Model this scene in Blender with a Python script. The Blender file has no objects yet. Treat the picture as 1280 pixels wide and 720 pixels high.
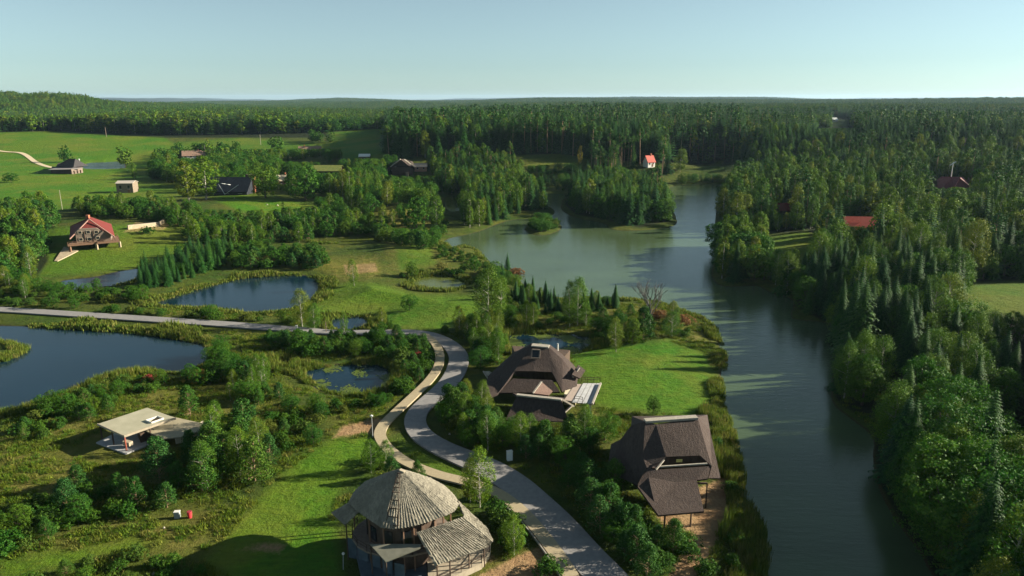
import bpy, math, random
import numpy as np
from mathutils import Vector
R = math.radians
random.seed(7); rng = np.random.default_rng(11)
S = bpy.context.scene
# ------------------------------------------------------------------ camera, light, exposure
CAMH = 60.0; PITCH = R(14.81); FPX = 900.0
SUN_EL = 20.5; SUN_AZ = 9.0            # azimuth measured from +X towards +Y
cd = bpy.data.cameras.new('camera'); cam = bpy.data.objects.new('camera', cd)
S.collection.objects.link(cam); S.camera = cam
cam.location = (0, 0, CAMH); cam.rotation_euler = (math.pi/2-PITCH, 0, 0)
cd.sensor_width = 36; cd.lens = 36*FPX/1280; cd.clip_start = 0.5; cd.clip_end = 60000
W = bpy.data.worlds.new('World'); S.world = W; W.use_nodes = True
nt = W.node_tree; bg = nt.nodes['Background']
sky = nt.nodes.new('ShaderNodeTexSky'); sky.sky_type = 'NISHITA'; sky.sun_disc = False
sky.sun_elevation = R(SUN_EL); sky.sun_rotation = R(90-SUN_AZ)
sky.air_density = 0.75; sky.dust_density = 0.35; sky.ozone_density = 2.0; sky.altitude = 200
hs = nt.nodes.new('ShaderNodeHueSaturation'); hs.inputs['Saturation'].default_value = 0.50
tn = nt.nodes.new('ShaderNodeMix'); tn.data_type = 'RGBA'; tn.blend_type = 'MULTIPLY'; tn.inputs[0].default_value = 1
tn.inputs[7].default_value = (0.65, 0.82, 0.80, 1)
nt.links.new(sky.outputs[0], hs.inputs['Color']); nt.links.new(hs.outputs[0], tn.inputs[6])
nt.links.new(tn.outputs[2], bg.inputs[0]); bg.inputs[1].default_value = 0.05
sd = bpy.data.lights.new('sun', 'SUN'); sun = bpy.data.objects.new('sun', sd); S.collection.objects.link(sun)
sd.energy = 5.0; sd.angle = R(0.5); sd.color = (1.0, 0.90, 0.70)
sun.location = (200, 0, 200)
sv = Vector((math.cos(R(SUN_EL))*math.cos(R(SUN_AZ)), math.cos(R(SUN_EL))*math.sin(R(SUN_AZ)), math.sin(R(SUN_EL))))
sun.rotation_euler = sv.to_track_quat('Z', 'Y').to_euler()
S.view_settings.view_transform = 'Standard'; S.view_settings.look = 'None'
S.view_settings.exposure = 1.62; S.view_settings.gamma = 1; S.view_settings.use_curve_mapping = False
S.cycles.max_bounces = 5; S.cycles.diffuse_bounces = 2; S.cycles.glossy_bounces = 2
S.cycles.transmission_bounces = 2; S.cycles.volume_bounces = 0
HAZE = 0.000028

# ------------------------------------------------------------------ pixel <-> world
cp, sp_ = math.cos(PITCH), math.sin(PITCH)
def ray(u, v):
    a = (np.asarray(u, float)-640)/FPX; b = (360-np.asarray(v, float))/FPX
    return a, cp+b*sp_, -sp_+b*cp
def Pz(u, v, z):
    dx, dy, dz = ray(u, v); t = (z-CAMH)/dz
    return Vector((float(dx*t), float(dy*t), float(z)))
def project(x, y, z):
    zz = z-CAMH; fw = y*cp-zz*sp_; up = y*sp_+zz*cp
    fw = np.maximum(fw, 1e-3)
    return 640+FPX*x/fw, 360-FPX*up/fw, fw
def poly_w(pts):       # pixel outline at water level to world outline
    return np.array([tuple(Pz(u, v, 0)[:2]) for u, v in pts])
def sdf_poly(x, y, P):  # negative inside
    x = np.asarray(x, float); y = np.asarray(y, float)
    d2 = np.full(x.shape, 1e18); ins = np.zeros(x.shape, bool)
    n = len(P)
    for i in range(n):
        ax, ay = P[i]; bx, by = P[(i+1) % n]
        ex, ey = bx-ax, by-ay; L = ex*ex+ey*ey+1e-12
        t = np.clip(((x-ax)*ex+(y-ay)*ey)/L, 0, 1)
        dx = x-ax-t*ex; dy = y-ay-t*ey
        np.minimum(d2, dx*dx+dy*dy, out=d2)
        if abs(ey) > 1e-12:
            c = ((ay > y) != (by > y)) & (x < ex*(y-ay)/ey+ax); ins ^= c
    d = np.sqrt(d2); return np.where(ins, -d, d)
def smooth_closed(P, k=4):
    P = np.asarray(P, float); n = len(P); out = []
    for i in range(n):
        p0, p1, p2, p3 = P[i-1], P[i], P[(i+1) % n], P[(i+2) % n]
        for j in range(k):
            t = j/k
            out.append(0.5*((2*p1)+(-p0+p2)*t+(2*p0-5*p1+4*p2-p3)*t*t+(-p0+3*p1-3*p2+p3)*t**3))
    return np.array(out)
def smooth_open(P, step=1.5):
    P = [np.asarray(p, float) for p in P]; P = [2*P[0]-P[1]]+P+[2*P[-1]-P[-2]]; out = []
    for i in range(1, len(P)-2):
        p0, p1, p2, p3 = P[i-1:i+3]; k = max(2, int(np.linalg.norm(p2-p1)/step))
        for j in range(k):
            t = j/k
            out.append(0.5*((2*p1)+(-p0+p2)*t+(2*p0-5*p1+4*p2-p3)*t*t+(-p0+3*p1-3*p2+p3)*t**3))
    out.append(P[-2]); return np.array(out)

WATER = {
 'lake': ('structure', [(553,304),(562,298),(580,294),(600,289),(620,281),(640,275),(665,273),(690,269),(692,262),(680,256),(668,250),(666,243),(706,243),(704,250),
   (702,262),(720,272),(755,279),(765,287),(800,288),(835,284),(846,277),(838,255),(836,240),(845,232),(905,230),(925,240),(900,250),(896,262),(893,290),(894,320),(890,345),
   (905,358),(945,357),(962,365),(992,376),(990,398),(1035,404),(1043,425),(1042,460),(1040,500),(1062,522),(1090,545),(1092,575),(1099,610),(1120,650),(1150,690),(1168,722),(1230,800),
   (930,800),(948,720),(952,690),(945,660),(935,640),(925,620),(921,590),(916,560),(907,530),(898,505),(899,480),(902,455),(900,435),(893,420),(885,405),(870,396),(840,386),(820,378),
   (765,374),(735,370),(700,372),(665,362),(640,345),(612,333),(600,320),(585,316),(566,312)]),
 'reservoir': ('structure', [(106,211),(110,204),(130,203),(152,202),(156,207),(153,211)]),
 'back_pond': ('structure', [(855,212),(880,210),(902,212),(904,219),(880,220),(857,219)]),
 'inlet': ('structure', [(556,247),(566,245),(577,246),(577,262),(562,264),(556,258)]),
 'reed_pond': ('structure', [(398,300),(430,297),(465,296),(470,301),(440,304),(405,305)]),
 'narrow_pond': ('structure', [(352,268),(372,263),(394,262),(396,266),(375,270),(358,272)]),
 'oval_pond': ('structure', [(186,381),(215,371),(250,360),(290,350),(320,346),(360,344),(395,346),(404,356),(400,369),(380,384),(345,392),(310,393),(270,389),(230,386)]),
 'chalet_pond': ('structure', [(76,352),(92,349),(120,346),(150,339),(176,336),(180,343),(172,352),(150,357),(130,358),(105,361),(80,362)]),
 'large_pond': ('structure', [(-150,402),(0,407),(60,409),(120,412),(180,417),(230,424),(260,430),(266,442),(263,455),(240,464),(225,468),(190,466),(165,466),(130,475),(110,485),(75,497),(45,508),(20,516),(-10,522),(-160,575)]),
 'lily_pond': ('structure', [(374,466),(400,459),(430,455),(470,455),(490,460),(496,474),(486,488),(455,495),(425,495),(396,486)]),
 'lily_inlet': ('structure', [(343,455),(352,449),(368,450),(367,460),(352,463)]),
 'roadside_pond': ('structure', [(408,403),(420,397),(445,395),(463,398),(464,405),(455,411),(430,414),(412,413)]),
 'round_pond': ('structure', [(511,354),(520,348),(535,345),(555,344),(575,347),(586,354),(580,360),(562,364),(540,364),(520,361)]),
 'house_pond': ('structure', [(630,421),(660,416),(705,417),(738,421),(744,432),(725,442),(690,444),(640,440)]),
}
WP = {k: smooth_closed(poly_w(v[1]), 3) for k, v in WATER.items()}
ISLETS = [smooth_closed(poly_w([(656,287),(664,280),(680,276),(697,279),(702,285),(690,292),(670,294)])),
          smooth_closed(poly_w([(-60,428),(0,429),(22,434),(29,438),(22,444),(0,452),(-60,465)])),
          smooth_closed(poly_w([(567,314),(575,309),(590,311),(598,318),(590,324),(575,323)]))]
_bb = {k: (P.min(0)-60, P.max(0)+60) for k, P in WP.items()}
def sdf_water(x, y):
    x = np.asarray(x, float); y = np.asarray(y, float)
    d = np.full(x.shape, 60.0)
    for k, P in WP.items():
        lo, hi = _bb[k]
        m = (x > lo[0]) & (x < hi[0]) & (y > lo[1]) & (y < hi[1])
        if m.any(): d[m] = np.minimum(d[m], sdf_poly(x[m], y[m], P))
    for P in ISLETS:
        lo, hi = P.min(0)-40, P.max(0)+40
        m = (x > lo[0]) & (x < hi[0]) & (y > lo[1]) & (y < hi[1])
        if m.any(): d[m] = np.maximum(d[m], -sdf_poly(x[m], y[m], P))
    return d
def ss(a, b, x):
    t = np.clip((x-a)/(b-a), 0, 1); return t*t*(3-2*t)
BUMPS = [((470,372), 26, 10, 5.0), ((560,392), 22, 9, 2.0), ((505,270), 26, 22, 6.0), ((780,395), 18, 14, 2.0), ((515,318), 14, 14, 2.5), ((820,460), 18, 16, 1.5),
         ((115,300), 45, 28, 5.0), ((150,270), 70, 35, 4.0), ((230,360), 30, 10, 2.0), ((740,270), 20, 40, 2.0), ((430,345), 16, 10, 1.8), ((330,250), 45, 30, 3.0)]
BW = [(Pz(u, v, 0)[0], Pz(u, v, 0)[1], rx, ry, h) for (u, v), rx, ry, h in BUMPS]
def hills(x, y):
    r = np.zeros_like(x)
    for bx, by, rx, ry, h in BW: r += h*np.exp(-((x-bx)/rx)**2-((y-by)/ry)**2)
    left = 1-ss(-260, -60, x+0.0*y)
    r += left*19*ss(660, 930, y)*(1-0.25*ss(1000, 1400, y))
    r += (1-left)*21*ss(490, 620, y)
    r += 9*ss(150, 420, x)*ss(200, 420, y)*(1-ss(480, 620, y))
    r += 5*ss(60, 140, x)*ss(50, 200, y)*0.6
    r += 52*np.exp(-((x+1380)/170)**2-((y-1900)/300)**2)+38*np.exp(-((x+1110)/110)**2-((y-1800)/250)**2)
    f = ss(1300, 3000, y)
    r += f*(9*np.sin(x/610+1.1)*np.cos(y/830)+7*np.sin(x/270+y/400)+7*np.sin(x/1500-.7+y/2100)-5)
    g = ss(4500, 9000, y)
    r += g*(18*np.sin(x/1700+.5)+17*np.sin(x/700+2+y/3000)+11*np.sin(x/260+y/900)-2)
    return r
def H(x, y, d=None):
    x = np.atleast_1d(np.asarray(x, float)); y = np.atleast_1d(np.asarray(y, float))
    if d is None: d = sdf_water(x, y)
    bank = np.where(d > 0, 0.12+1.0*(1-np.exp(-np.maximum(d, 0)/5.0)), np.maximum(0.35*d, -1.5))
    return bank+hills(x, y)*ss(0, 36, d)
def h1(x, y): return float(H([x], [y])[0])
def ground(u, v):      # where the line of sight through a point of the photograph meets the terrain
    dx, dy, dz = [float(q) for q in ray(u, v)]
    t = np.concatenate([np.linspace(30, 600, 900), np.geomspace(600.5, 9000, 900)])
    X, Y, Z = dx*t, dy*t, CAMH+dz*t
    D = Z-np.maximum(H(X, Y), 0)
    k = np.argmax(D < 0)
    if D[k] >= 0: k = len(t)-1
    a = D[k-1]/(D[k-1]-D[k]+1e-9) if k > 0 else 0
    tt = t[k-1]+(t[k]-t[k-1])*a
    x, y = dx*tt, dy*tt
    return Vector((x, y, max(h1(x, y), 0)))

# ------------------------------------------------------------------ naming helpers
def tag(o, label=None, cat=None, group=None, kind=None):
    if label: o['label'] = label
    if cat: o['category'] = cat
    if group: o['group'] = group
    if kind: o['kind'] = kind
    return o
ORG = {}
def root(name, loc, label, cat, group=None):
    o = bpy.data.objects.new(name, None); S.collection.objects.link(o); o.location = loc
    o.empty_display_size = 0.5; ORG[o.name] = Vector(loc)
    return tag(o, label, cat, group)
class MB:
    def __init__(s): s.v = []; s.f = []
    def poly(s, pts):
        b = len(s.v); s.v += [tuple(p) for p in pts]; s.f.append(tuple(range(b, b+len(pts)))); return s
    def prism(s, pts, off):
        off = Vector(off); n = len(pts); b = len(s.v)
        s.v += [tuple(p) for p in pts]+[tuple(Vector(p)+off) for p in pts]
        s.f.append(tuple(range(b, b+n))); s.f.append(tuple(range(b+2*n-1, b+n-1, -1)))
        for i in range(n):
            j = (i+1) % n; s.f.append((b+i, b+n+i, b+n+j, b+j))
        return s
    def slab(s, pts, t):      # plate of thickness t under a flat outline
        pts = [Vector(p) for p in pts]; n = Vector((0, 0, 0)); c = sum(pts, Vector())/len(pts)
        for i in range(len(pts)): n += (pts[i]-c).cross(pts[(i+1) % len(pts)]-c)
        n.normalize()
        if n.z < 0: n = -n
        return s.prism(pts, -n*t)
    def box(s, c, sx, sy, sz, rz=0):   # c is the centre of the underside
        ca, sa = math.cos(rz), math.sin(rz); q = []
        for x, y in ((-1, -1), (1, -1), (1, 1), (-1, 1)):
            lx, ly = x*sx/2, y*sy/2; q.append((c[0]+lx*ca-ly*sa, c[1]+lx*sa+ly*ca, c[2]))
        return s.prism(q, (0, 0, sz))
    def tube(s, p0, p1, r0, r1=None, n=6):
        p0 = Vector(p0); p1 = Vector(p1); r1 = r0 if r1 is None else r1
        d = (p1-p0).normalized(); a = d.orthogonal().normalized(); bb = d.cross(a); b = len(s.v)
        for p, r in ((p0, r0), (p1, r1)):
            for i in range(n):
                an = 2*math.pi*i/n; s.v.append(tuple(p+(a*math.cos(an)+bb*math.sin(an))*r))
        for i in range(n): s.f.append((b+i, b+(i+1) % n, b+n+(i+1) % n, b+n+i))
        s.f.append(tuple(range(b+n-1, b-1, -1))); s.f.append(tuple(range(b+n, b+2*n)))
        return s
    def beam(s, p0, p1, w, h):
        p0 = Vector(p0); p1 = Vector(p1); d = (p1-p0).normalized()
        a = d.cross(Vector((0, 0, 1)))
        a = a.normalized() if a.length > 1e-4 else Vector((1, 0, 0))
        u = a.cross(d).normalized()
        q = [p0+a*w/2+u*h/2, p0-a*w/2+u*h/2, p0-a*w/2-u*h/2, p0+a*w/2-u*h/2]
        return s.prism(q, p1-p0)
    def build(s, name, mat, parent=None, label=None, smooth=False):
        me = bpy.data.meshes.new(name)
        org = Vector((0, 0, 0)); p = parent
        while p is not None and p.name not in ORG: p = p.parent
        if p is not None: org = ORG[p.name]
        me.from_pydata([tuple(Vector(v)-org) for v in s.v], [], s.f); me.update()
        me.materials.append(mat)
        if smooth:
            for q in me.polygons: q.use_smooth = True
        o = bpy.data.objects.new(name, me); S.collection.objects.link(o)
        if parent: o.parent = parent
        if label: o['label'] = label
        return o
def np_mesh(name, V, F, mats=(), mi=None, attrs=None, smooth=False):
    me = bpy.data.meshes.new(name); V = np.asarray(V, np.float32); F = np.asarray(F, np.int32)
    me.vertices.add(len(V)); me.vertices.foreach_set('co', V.ravel())
    if len(F):
        k = F.shape[1]
        me.loops.add(F.size); me.loops.foreach_set('vertex_index', F.ravel())
        me.polygons.add(len(F)); me.polygons.foreach_set('loop_start', np.arange(0, F.size, k, dtype=np.int32))
        if mi is not None: me.polygons.foreach_set('material_index', np.asarray(mi, np.int32))
        me.polygons.foreach_set('use_smooth', np.full(len(F), smooth))
    for m in mats: me.materials.append(m)
    me.update(calc_edges=True)
    for nm, (dom, typ, arr) in (attrs or {}).items():
        a = me.attributes.new(nm, typ, dom); arr = np.asarray(arr)
        a.data.foreach_set('vector' if typ == 'FLOAT_VECTOR' else 'value', arr.ravel())
    return me

# ------------------------------------------------------------------ materials
def newmat(name):
    m = bpy.data.materials.new(name); m.use_nodes = True; n = m.node_tree; b = n.nodes['Principled BSDF']
    return m, n, b
def N(n, t, **k):
    x = n.nodes.new(t)
    for a, b in k.items(): setattr(x, a, b)
    return x
def ramp(n, src, stops):
    r = N(n, 'ShaderNodeValToRGB'); e = r.color_ramp.elements
    e[0].position = stops[0][0]; e[0].color = (*stops[0][1], 1); e[1].position = stops[-1][0]; e[1].color = (*stops[-1][1], 1)
    for p, c in stops[1:-1]: q = e.new(p); q.color = (*c, 1)
    n.links.new(src, r.inputs[0]); return r.outputs[0]
def noise(n, scale, detail=4, vec=None, rough=.6):
    t = N(n, 'ShaderNodeTexNoise'); t.inputs['Scale'].default_value = scale; t.inputs['Detail'].default_value = detail
    t.inputs['Roughness'].default_value = rough
    if vec is not None: n.links.new(vec, t.inputs['Vector'])
    return t.outputs['Fac']
def mixc(n, fac, a, b, mode='MIX'):
    m = N(n, 'ShaderNodeMix', data_type='RGBA', blend_type=mode)
    for s, v in ((m.inputs[0], fac), (m.inputs[6], a), (m.inputs[7], b)):
        if isinstance(v, (int, float)): s.default_value = v
        elif isinstance(v, tuple): s.default_value = (*v, 1)
        else: n.links.new(v, s)
    return m.outputs[2]
def mth(n, op, a, b=None, c=None, clamp=False):
    m = N(n, 'ShaderNodeMath', operation=op); m.use_clamp = clamp
    for i, v in enumerate((a, b, c)):
        if v is None: continue
        if isinstance(v, (int, float)): m.inputs[i].default_value = v
        else: n.links.new(v, m.inputs[i])
    return m.outputs[0]
def geo_pos(n): return N(n, 'ShaderNodeNewGeometry').outputs['Position']
def mapping(n, vec, sc, rot=(0, 0, 0)):
    m = N(n, 'ShaderNodeMapping'); m.inputs['Scale'].default_value = sc; m.inputs['Rotation'].default_value = rot
    n.links.new(vec, m.inputs['Vector']); return m.outputs[0]
def bump(n, b, h, dist, st=1.0):
    q = N(n, 'ShaderNodeBump'); q.inputs['Distance'].default_value = dist; q.inputs['Strength'].default_value = st
    n.links.new(h, q.inputs['Height']); n.links.new(q.outputs[0], b.inputs['Normal'])
def surf(name, c1, c2, scale=1.0, rough=.85, bd=0.0, sc3=(1, 1, 1), rot=(0, 0, 0), spec=.3, c3=None, s2=None):
    m, n, b = newmat(name); v = mapping(n, geo_pos(n), sc3, rot)
    f = noise(n, scale, 6, v)
    col = ramp(n, f, [(.3, c1), (.7, c2)])
    if c3: col = mixc(n, ramp(n, noise(n, s2 or scale*.2, 4), [(.52, (0, 0, 0)), (.66, (1, 1, 1))]), col, c3)
    n.links.new(col, b.inputs['Base Color']); b.inputs['Roughness'].default_value = rough
    b.inputs['Specular IOR Level'].default_value = spec
    if bd: bump(n, b, f, bd)
    return m
def foliage(name, cols, trans=.2, var=.42):
    m, n, b = newmat(name)
    oi = N(n, 'ShaderNodeObjectInfo').outputs['Random']
    at = N(n, 'ShaderNodeAttribute', attribute_name='rnd').outputs['Fac']
    col = ramp(n, oi, [(i/(len(cols)-1), c) for i, c in enumerate(cols)])
    k = mth(n, 'MULTIPLY_ADD', at, var*2.2, 1.04-var)
    v = N(n, 'ShaderNodeHueSaturation'); n.links.new(col, v.inputs['Color']); n.links.new(k, v.inputs['Value'])
    v.inputs['Saturation'].default_value = 1.0
    hh = mth(n, 'MULTIPLY_ADD', at, -.045, .52); n.links.new(hh, v.inputs['Hue'])
    n.links.new(v.outputs[0], b.inputs['Base Color']); b.inputs['Roughness'].default_value = .6
    b.inputs['Specular IOR Level'].default_value = .08
    tr = N(n, 'ShaderNodeBsdfTranslucent'); n.links.new(v.outputs[0], tr.inputs[0])
    mx = N(n, 'ShaderNodeMixShader'); mx.inputs[0].default_value = trans
    n.links.new(b.outputs[0], mx.inputs[1]); n.links.new(tr.outputs[0], mx.inputs[2])
    n.links.new(mx.outputs[0], n.nodes['Material Output'].inputs[0])
    return m
M = {}
M['spruce'] = foliage('spruce_needles', [(.010,.044,.009),(.018,.064,.010),(.012,.050,.014),(.030,.080,.010)], .12)
M['pine'] = foliage('pine_needles', [(.018,.070,.010),(.032,.092,.011),(.020,.074,.016),(.048,.105,.012)], .15)
M['birch'] = foliage('birch_leaves', [(.048,.120,.010),(.082,.150,.010),(.040,.110,.012),(.115,.150,.014)], .2)
M['broad'] = foliage('broad_leaves', [(.020,.082,.008),(.040,.115,.009),(.024,.090,.012),(.068,.128,.010)], .28)
M['shrub'] = foliage('shrub_leaves', [(.022,.080,.008),(.046,.108,.010),(.028,.090,.012),(.088,.115,.018)], .25)
M['yellow'] = foliage('yellow_leaves', [(.35,.24,.03),(.28,.20,.03)], .3)
M['gold'] = foliage('golden_green_leaves', [(.15,.16,.018),(.19,.17,.02)], .3)
M['redleaf'] = foliage('red_leaves', [(.22,.035,.03),(.18,.05,.03)], .3)
M['rust'] = foliage('rusty_leaves', [(.17,.09,.035),(.13,.075,.03)], .25)
M['reed'] = foliage('reed_blades', [(.070,.120,.014),(.115,.140,.024),(.055,.105,.012),(.17,.165,.045)], .3)
M['grass'] = foliage('grass_blades', [(.060,.115,.010),(.100,.135,.014),(.044,.105,.010),(.15,.15,.034)], .3)
M['bark'] = surf('dark_bark', (.05,.04,.03), (.10,.08,.06), 3)
M['pinebark'] = surf('pine_bark', (.16,.10,.06), (.24,.16,.10), 2)
M['birchbark'] = surf('birch_bark', (.22,.21,.17), (.38,.36,.32), 2, c3=(.08,.07,.06), s2=3)
M['deadwood'] = surf('dead_wood', (.085,.08,.078), (.15,.14,.135), 3)
# ------------------------------------------------------------------ ground regions (outlines in image pixels, tested on the projected terrain)
LAWN = [([(-90,160),(0,165),(60,164),(130,168),(205,172),(222,182),(214,196),(190,205),(190,225),(150,240),(135,255),(60,264),(0,266),(-90,272)], 1),
 ([(262,247),(300,241),(350,249),(392,257),(380,263),(340,271),(300,264)], 1),
 ([(50,300),(62,328),(45,345),(100,343),(170,334),(232,320),(228,300),(240,285),(170,280),(60,285)], .75),
 ([(385,386),(400,365),(440,352),(480,356),(520,368),(592,370),(600,385),(580,402),(545,414),(500,411),(470,397),(430,401),(405,396)], .8),
 ([(705,440),(750,432),(780,430),(835,425),(880,440),(892,465),(888,500),(894,530),(900,550),(870,525),(820,515),(760,512),(735,505),(740,480)], .95),
 ([(360,585),(420,545),(465,545),(472,562),(440,590),(425,615),(415,640),(430,730),(300,740),(255,700),(300,650)], 1),
 ([(950,300),(1010,288),(1020,315),(1000,340),(950,350)], .8), ([(1195,355),(1300,350),(1300,397),(1230,394),(1200,382)], .85),
 ([(410,165),(480,160),(482,200),(440,206),(420,195)], .9), ([(200,180),(300,172),(380,178),(440,178),(440,190),(330,192),(210,192)], .8),
 ([(495,308),(535,300),(545,330),(500,338)], .6), ([(0,728),(0,700),(60,690),(170,672),(210,676),(120,700)], .8),
 ([(150,225),(200,225),(260,240),(200,250),(150,262)], .7), ([(440,200),(470,225),(440,235),(420,225)], .6),
 ([(640,195),(720,200),(730,222),(640,222)], .25), ([(1040,150),(1060,150),(1060,158),(1040,158)], .5),
 ([(528,425),(548,430),(556,452),(548,480),(530,500)], .6), ([(478,550),(500,548),(560,580),(600,592),(590,605),(540,590)], .6)]
DRY = [([(470,262),(500,252),(545,270),(540,288),(480,285)], .9), ([(395,325),(470,322),(478,345),(420,350)], 1),
 ([(-60,560),(60,520),(130,480),(240,475),(320,500),(260,545),(200,600),(100,615),(-60,640)], .6),
 ([(20,690),(120,655),(220,640),(310,645),(330,690),(200,700),(80,700)], .7),
 ([(640,380),(740,375),(840,390),(880,408),(892,425),(850,440),(800,424),(700,418),(640,410)], .55),
 ([(480,300),(610,312),(600,345),(520,342),(480,352)], .4), ([(410,520),(500,520),(480,560),(420,560)], .5),
 ([(640,198),(720,204),(720,214),(640,214)], .5), ([(580,690),(700,690),(690,740),(560,740)], .6), ([(740,505),(800,515),(770,560),(735,555)], .4)]
SAND = [([(868,612),(905,598),(914,640),(902,662),(882,700),(864,730),(832,730),(852,692),(866,664),(830,658),(822,645)], 1),
 ([(590,725),(640,698),(678,682),(700,700),(712,722),(700,740),(600,745)], 1), ([(415,548),(428,532),(470,522),(494,524),(478,541)], .8),
 ([(428,330),(470,328),(474,340),(432,345)], .55), ([(295,688),(330,676),(360,680),(350,692)], .7), ([(170,276),(215,280),(205,288),(150,292)], .5),
 ([(560,700),(610,685),(620,700),(560,725)], .7)]
FOREST = [([(470,188),(560,200),(640,194),(700,192),(760,200),(830,203),(870,205),(940,200),(905,230),(905,290),(950,292),(1020,290),(1030,340),(990,380),(1035,405),(1045,500),(1090,530),
   (1095,600),(1165,722),(1210,800),(1500,800),(1500,100),(470,100)], 1), ([(706,255),(720,268),(760,275),(800,285),(838,276),(830,255),(815,240),(780,225),(730,225)], 1),
 ([(-200,168),(0,167),(80,165),(130,169),(200,172),(300,172),(400,172),(470,165),(470,100),(-200,100)], 1), ([(-60,265),(60,262),(75,300),(50,345),(-60,360)], .8)]
def region(px, py, regs, soft):
    out = np.zeros(px.shape)
    for P, w in regs:
        P = np.array(P, float)
        m = (px > P[:, 0].min()-30) & (px < P[:, 0].max()+30) & (py > P[:, 1].min()-30) & (py < P[:, 1].max()+30)
        if m.any():
            d = sdf_poly(px[m], py[m], P)
            out[m] = np.maximum(out[m], w*np.clip(.5-d/(2*soft[m]), 0, 1))
    return out

# roads
ROAD = [(-120,382),(-40,386),(0,388),(50,391),(110,395),(170,399),(230,403),(290,407),(340,411),(380,414),(420,417),(470,417),(515,417),(543,422),(563,433),(573,446),(572,460),
        (564,476),(551,490),(536,503),(523,516),(519,530),(527,545),(549,560),(580,574),(613,588),(643,607),(669,630),(692,652),(712,674),(732,697),(756,722),(790,760),(830,810)]
PATH = [(527,419),(538,425),(547,436),(550,450),(546,464),(536,478),(522,492),(506,507),(490,522),(479,534),(475,545),(480,557),(492,569),(512,582),(545,595),(580,604),(612,614),(636,628),
        (656,646),(672,664),(686,682),(699,700),(714,724),(740,770)]
FIELD = [(-60,178),(0,189),(28,192),(45,203),(58,208),(72,211)]
def wline(P): return [tuple(ground(u, v)[:2]) for u, v in P]
ROADW, PATHW, FIELDW = smooth_open(wline(ROAD)), smooth_open(wline(PATH), 1.2), smooth_open(wline(FIELD), 4)
def line_dist(x, y, L):
    d = np.full(np.shape(x), 1e9)
    for a, b in zip(L[:-1], L[1:]):
        e = b-a; l = e@e+1e-9
        t = np.clip(((x-a[0])*e[0]+(y-a[1])*e[1])/l, 0, 1)
        d = np.minimum(d, (x-a[0]-t*e[0])**2+(y-a[1]-t*e[1])**2)
    return np.sqrt(d)

# terrain sheet, finer towards the camera
vs = np.concatenate([np.arange(900, 720, -3.0), np.arange(720, 130, -1.0), np.arange(130, 125.5, -.5)])
dist = CAMH/np.tan(PITCH+np.arctan((vs-360)/FPX))
dist = np.concatenate([[-150, 1, 15, 30], dist[dist > 35], np.geomspace(dist[-1]*1.04, 24000, 24)])
ax = np.tan(np.linspace(-R(43), R(43), 860))
nr, nc = len(dist), len(ax)
wid = np.maximum(dist, 60)
X = (wid[:, None]*ax[None, :]).ravel(); Y = (dist[:, None]*np.ones(nc)[None, :]).ravel()
D = np.full(X.shape, 60.0); near = Y < 900
D[near] = sdf_water(X[near], Y[near]); Z = H(X, Y, D)
i = np.arange((nr-1)*nc).reshape(nr-1, nc)[:, :-1].ravel()
F = np.stack([i, i+1, i+nc+1, i+nc], 1)
px, py, fw = project(X, Y, Z)
py = np.where(Y < 40, 2000, py)
soft = np.clip(1.6*FPX/np.maximum(fw, 1)*.6, .6, 10)
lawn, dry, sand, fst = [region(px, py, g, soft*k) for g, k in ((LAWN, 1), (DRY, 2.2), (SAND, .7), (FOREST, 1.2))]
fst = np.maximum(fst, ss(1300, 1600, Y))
me = np_mesh('ground', np.stack([X, Y, Z], 1), F, attrs={k: ('POINT', 'FLOAT', a.astype(np.float32)) for k, a in
     (('lawn', lawn), ('dry', dry), ('sand', sand), ('wood', fst), ('shore', np.clip(D, -5, 60)))}, smooth=True)
m, n, b = newmat('ground'); pos = geo_pos(n)
A = lambda k: N(n, 'ShaderNodeAttribute', attribute_name=k).outputs['Fac']
n1 = noise(n, .045, 5, pos); n2 = noise(n, .35, 6, pos); n3 = noise(n, 2.2, 5, pos, .7); n4 = noise(n, .012, 3, pos)
rough_ = mixc(n, ramp(n, n1, [(.35, (0,0,0)), (.65, (1,1,1))]), (.042, .084, .010), (.105, .110, .018))
rough_ = mixc(n, ramp(n, n2, [(.42, (0,0,0)), (.68, (1,1,1))]), rough_, (.018, .045, .008))
lw = mixc(n, ramp(n, n4, [(.4, (0,0,0)), (.6, (1,1,1))]), (.052, .168, .008), (.110, .185, .011))
lw = mixc(n, mth(n, 'MULTIPLY', ramp(n, n2, [(.45, (0,0,0)), (.7, (1,1,1))]), .55), lw, (.130, .175, .014))
dr = mixc(n, ramp(n, n2, [(.35, (0,0,0)), (.7, (1,1,1))]), (.110, .125, .018), (.185, .160, .042))
sa = mixc(n, ramp(n, n2, [(.3, (0,0,0)), (.7, (1,1,1))]), (.26, .15, .08), (.38, .26, .14))
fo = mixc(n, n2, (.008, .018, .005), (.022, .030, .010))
def edge(k, amt=.5):     # ragged edges
    return ramp(n, mth(n, 'MULTIPLY_ADD', mth(n, 'SUBTRACT', n3, .5), amt*2, A(k)), [(.3, (0,0,0)), (.7, (1,1,1))])
c = mixc(n, mth(n, 'MULTIPLY_ADD', mth(n, 'SUBTRACT', n2, .5), 1.2, A('dry'), clamp=True), rough_, dr)
st = noise(n, .9, 5, mapping(n, pos, (.35, 1.6, 1), (0, 0, .25)), .7)
lw = mixc(n, mth(n, 'MULTIPLY', ramp(n, st, [(.35, (1,1,1)), (.6, (0,0,0))]), .6), lw, (.026, .085, .006))
n5 = noise(n, .028, 4, pos, .65)
lw = mixc(n, mth(n, 'MULTIPLY', ramp(n, n5, [(.48, (0,0,0)), (.62, (1,1,1))]), .6), lw, (.150, .165, .022))
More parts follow.
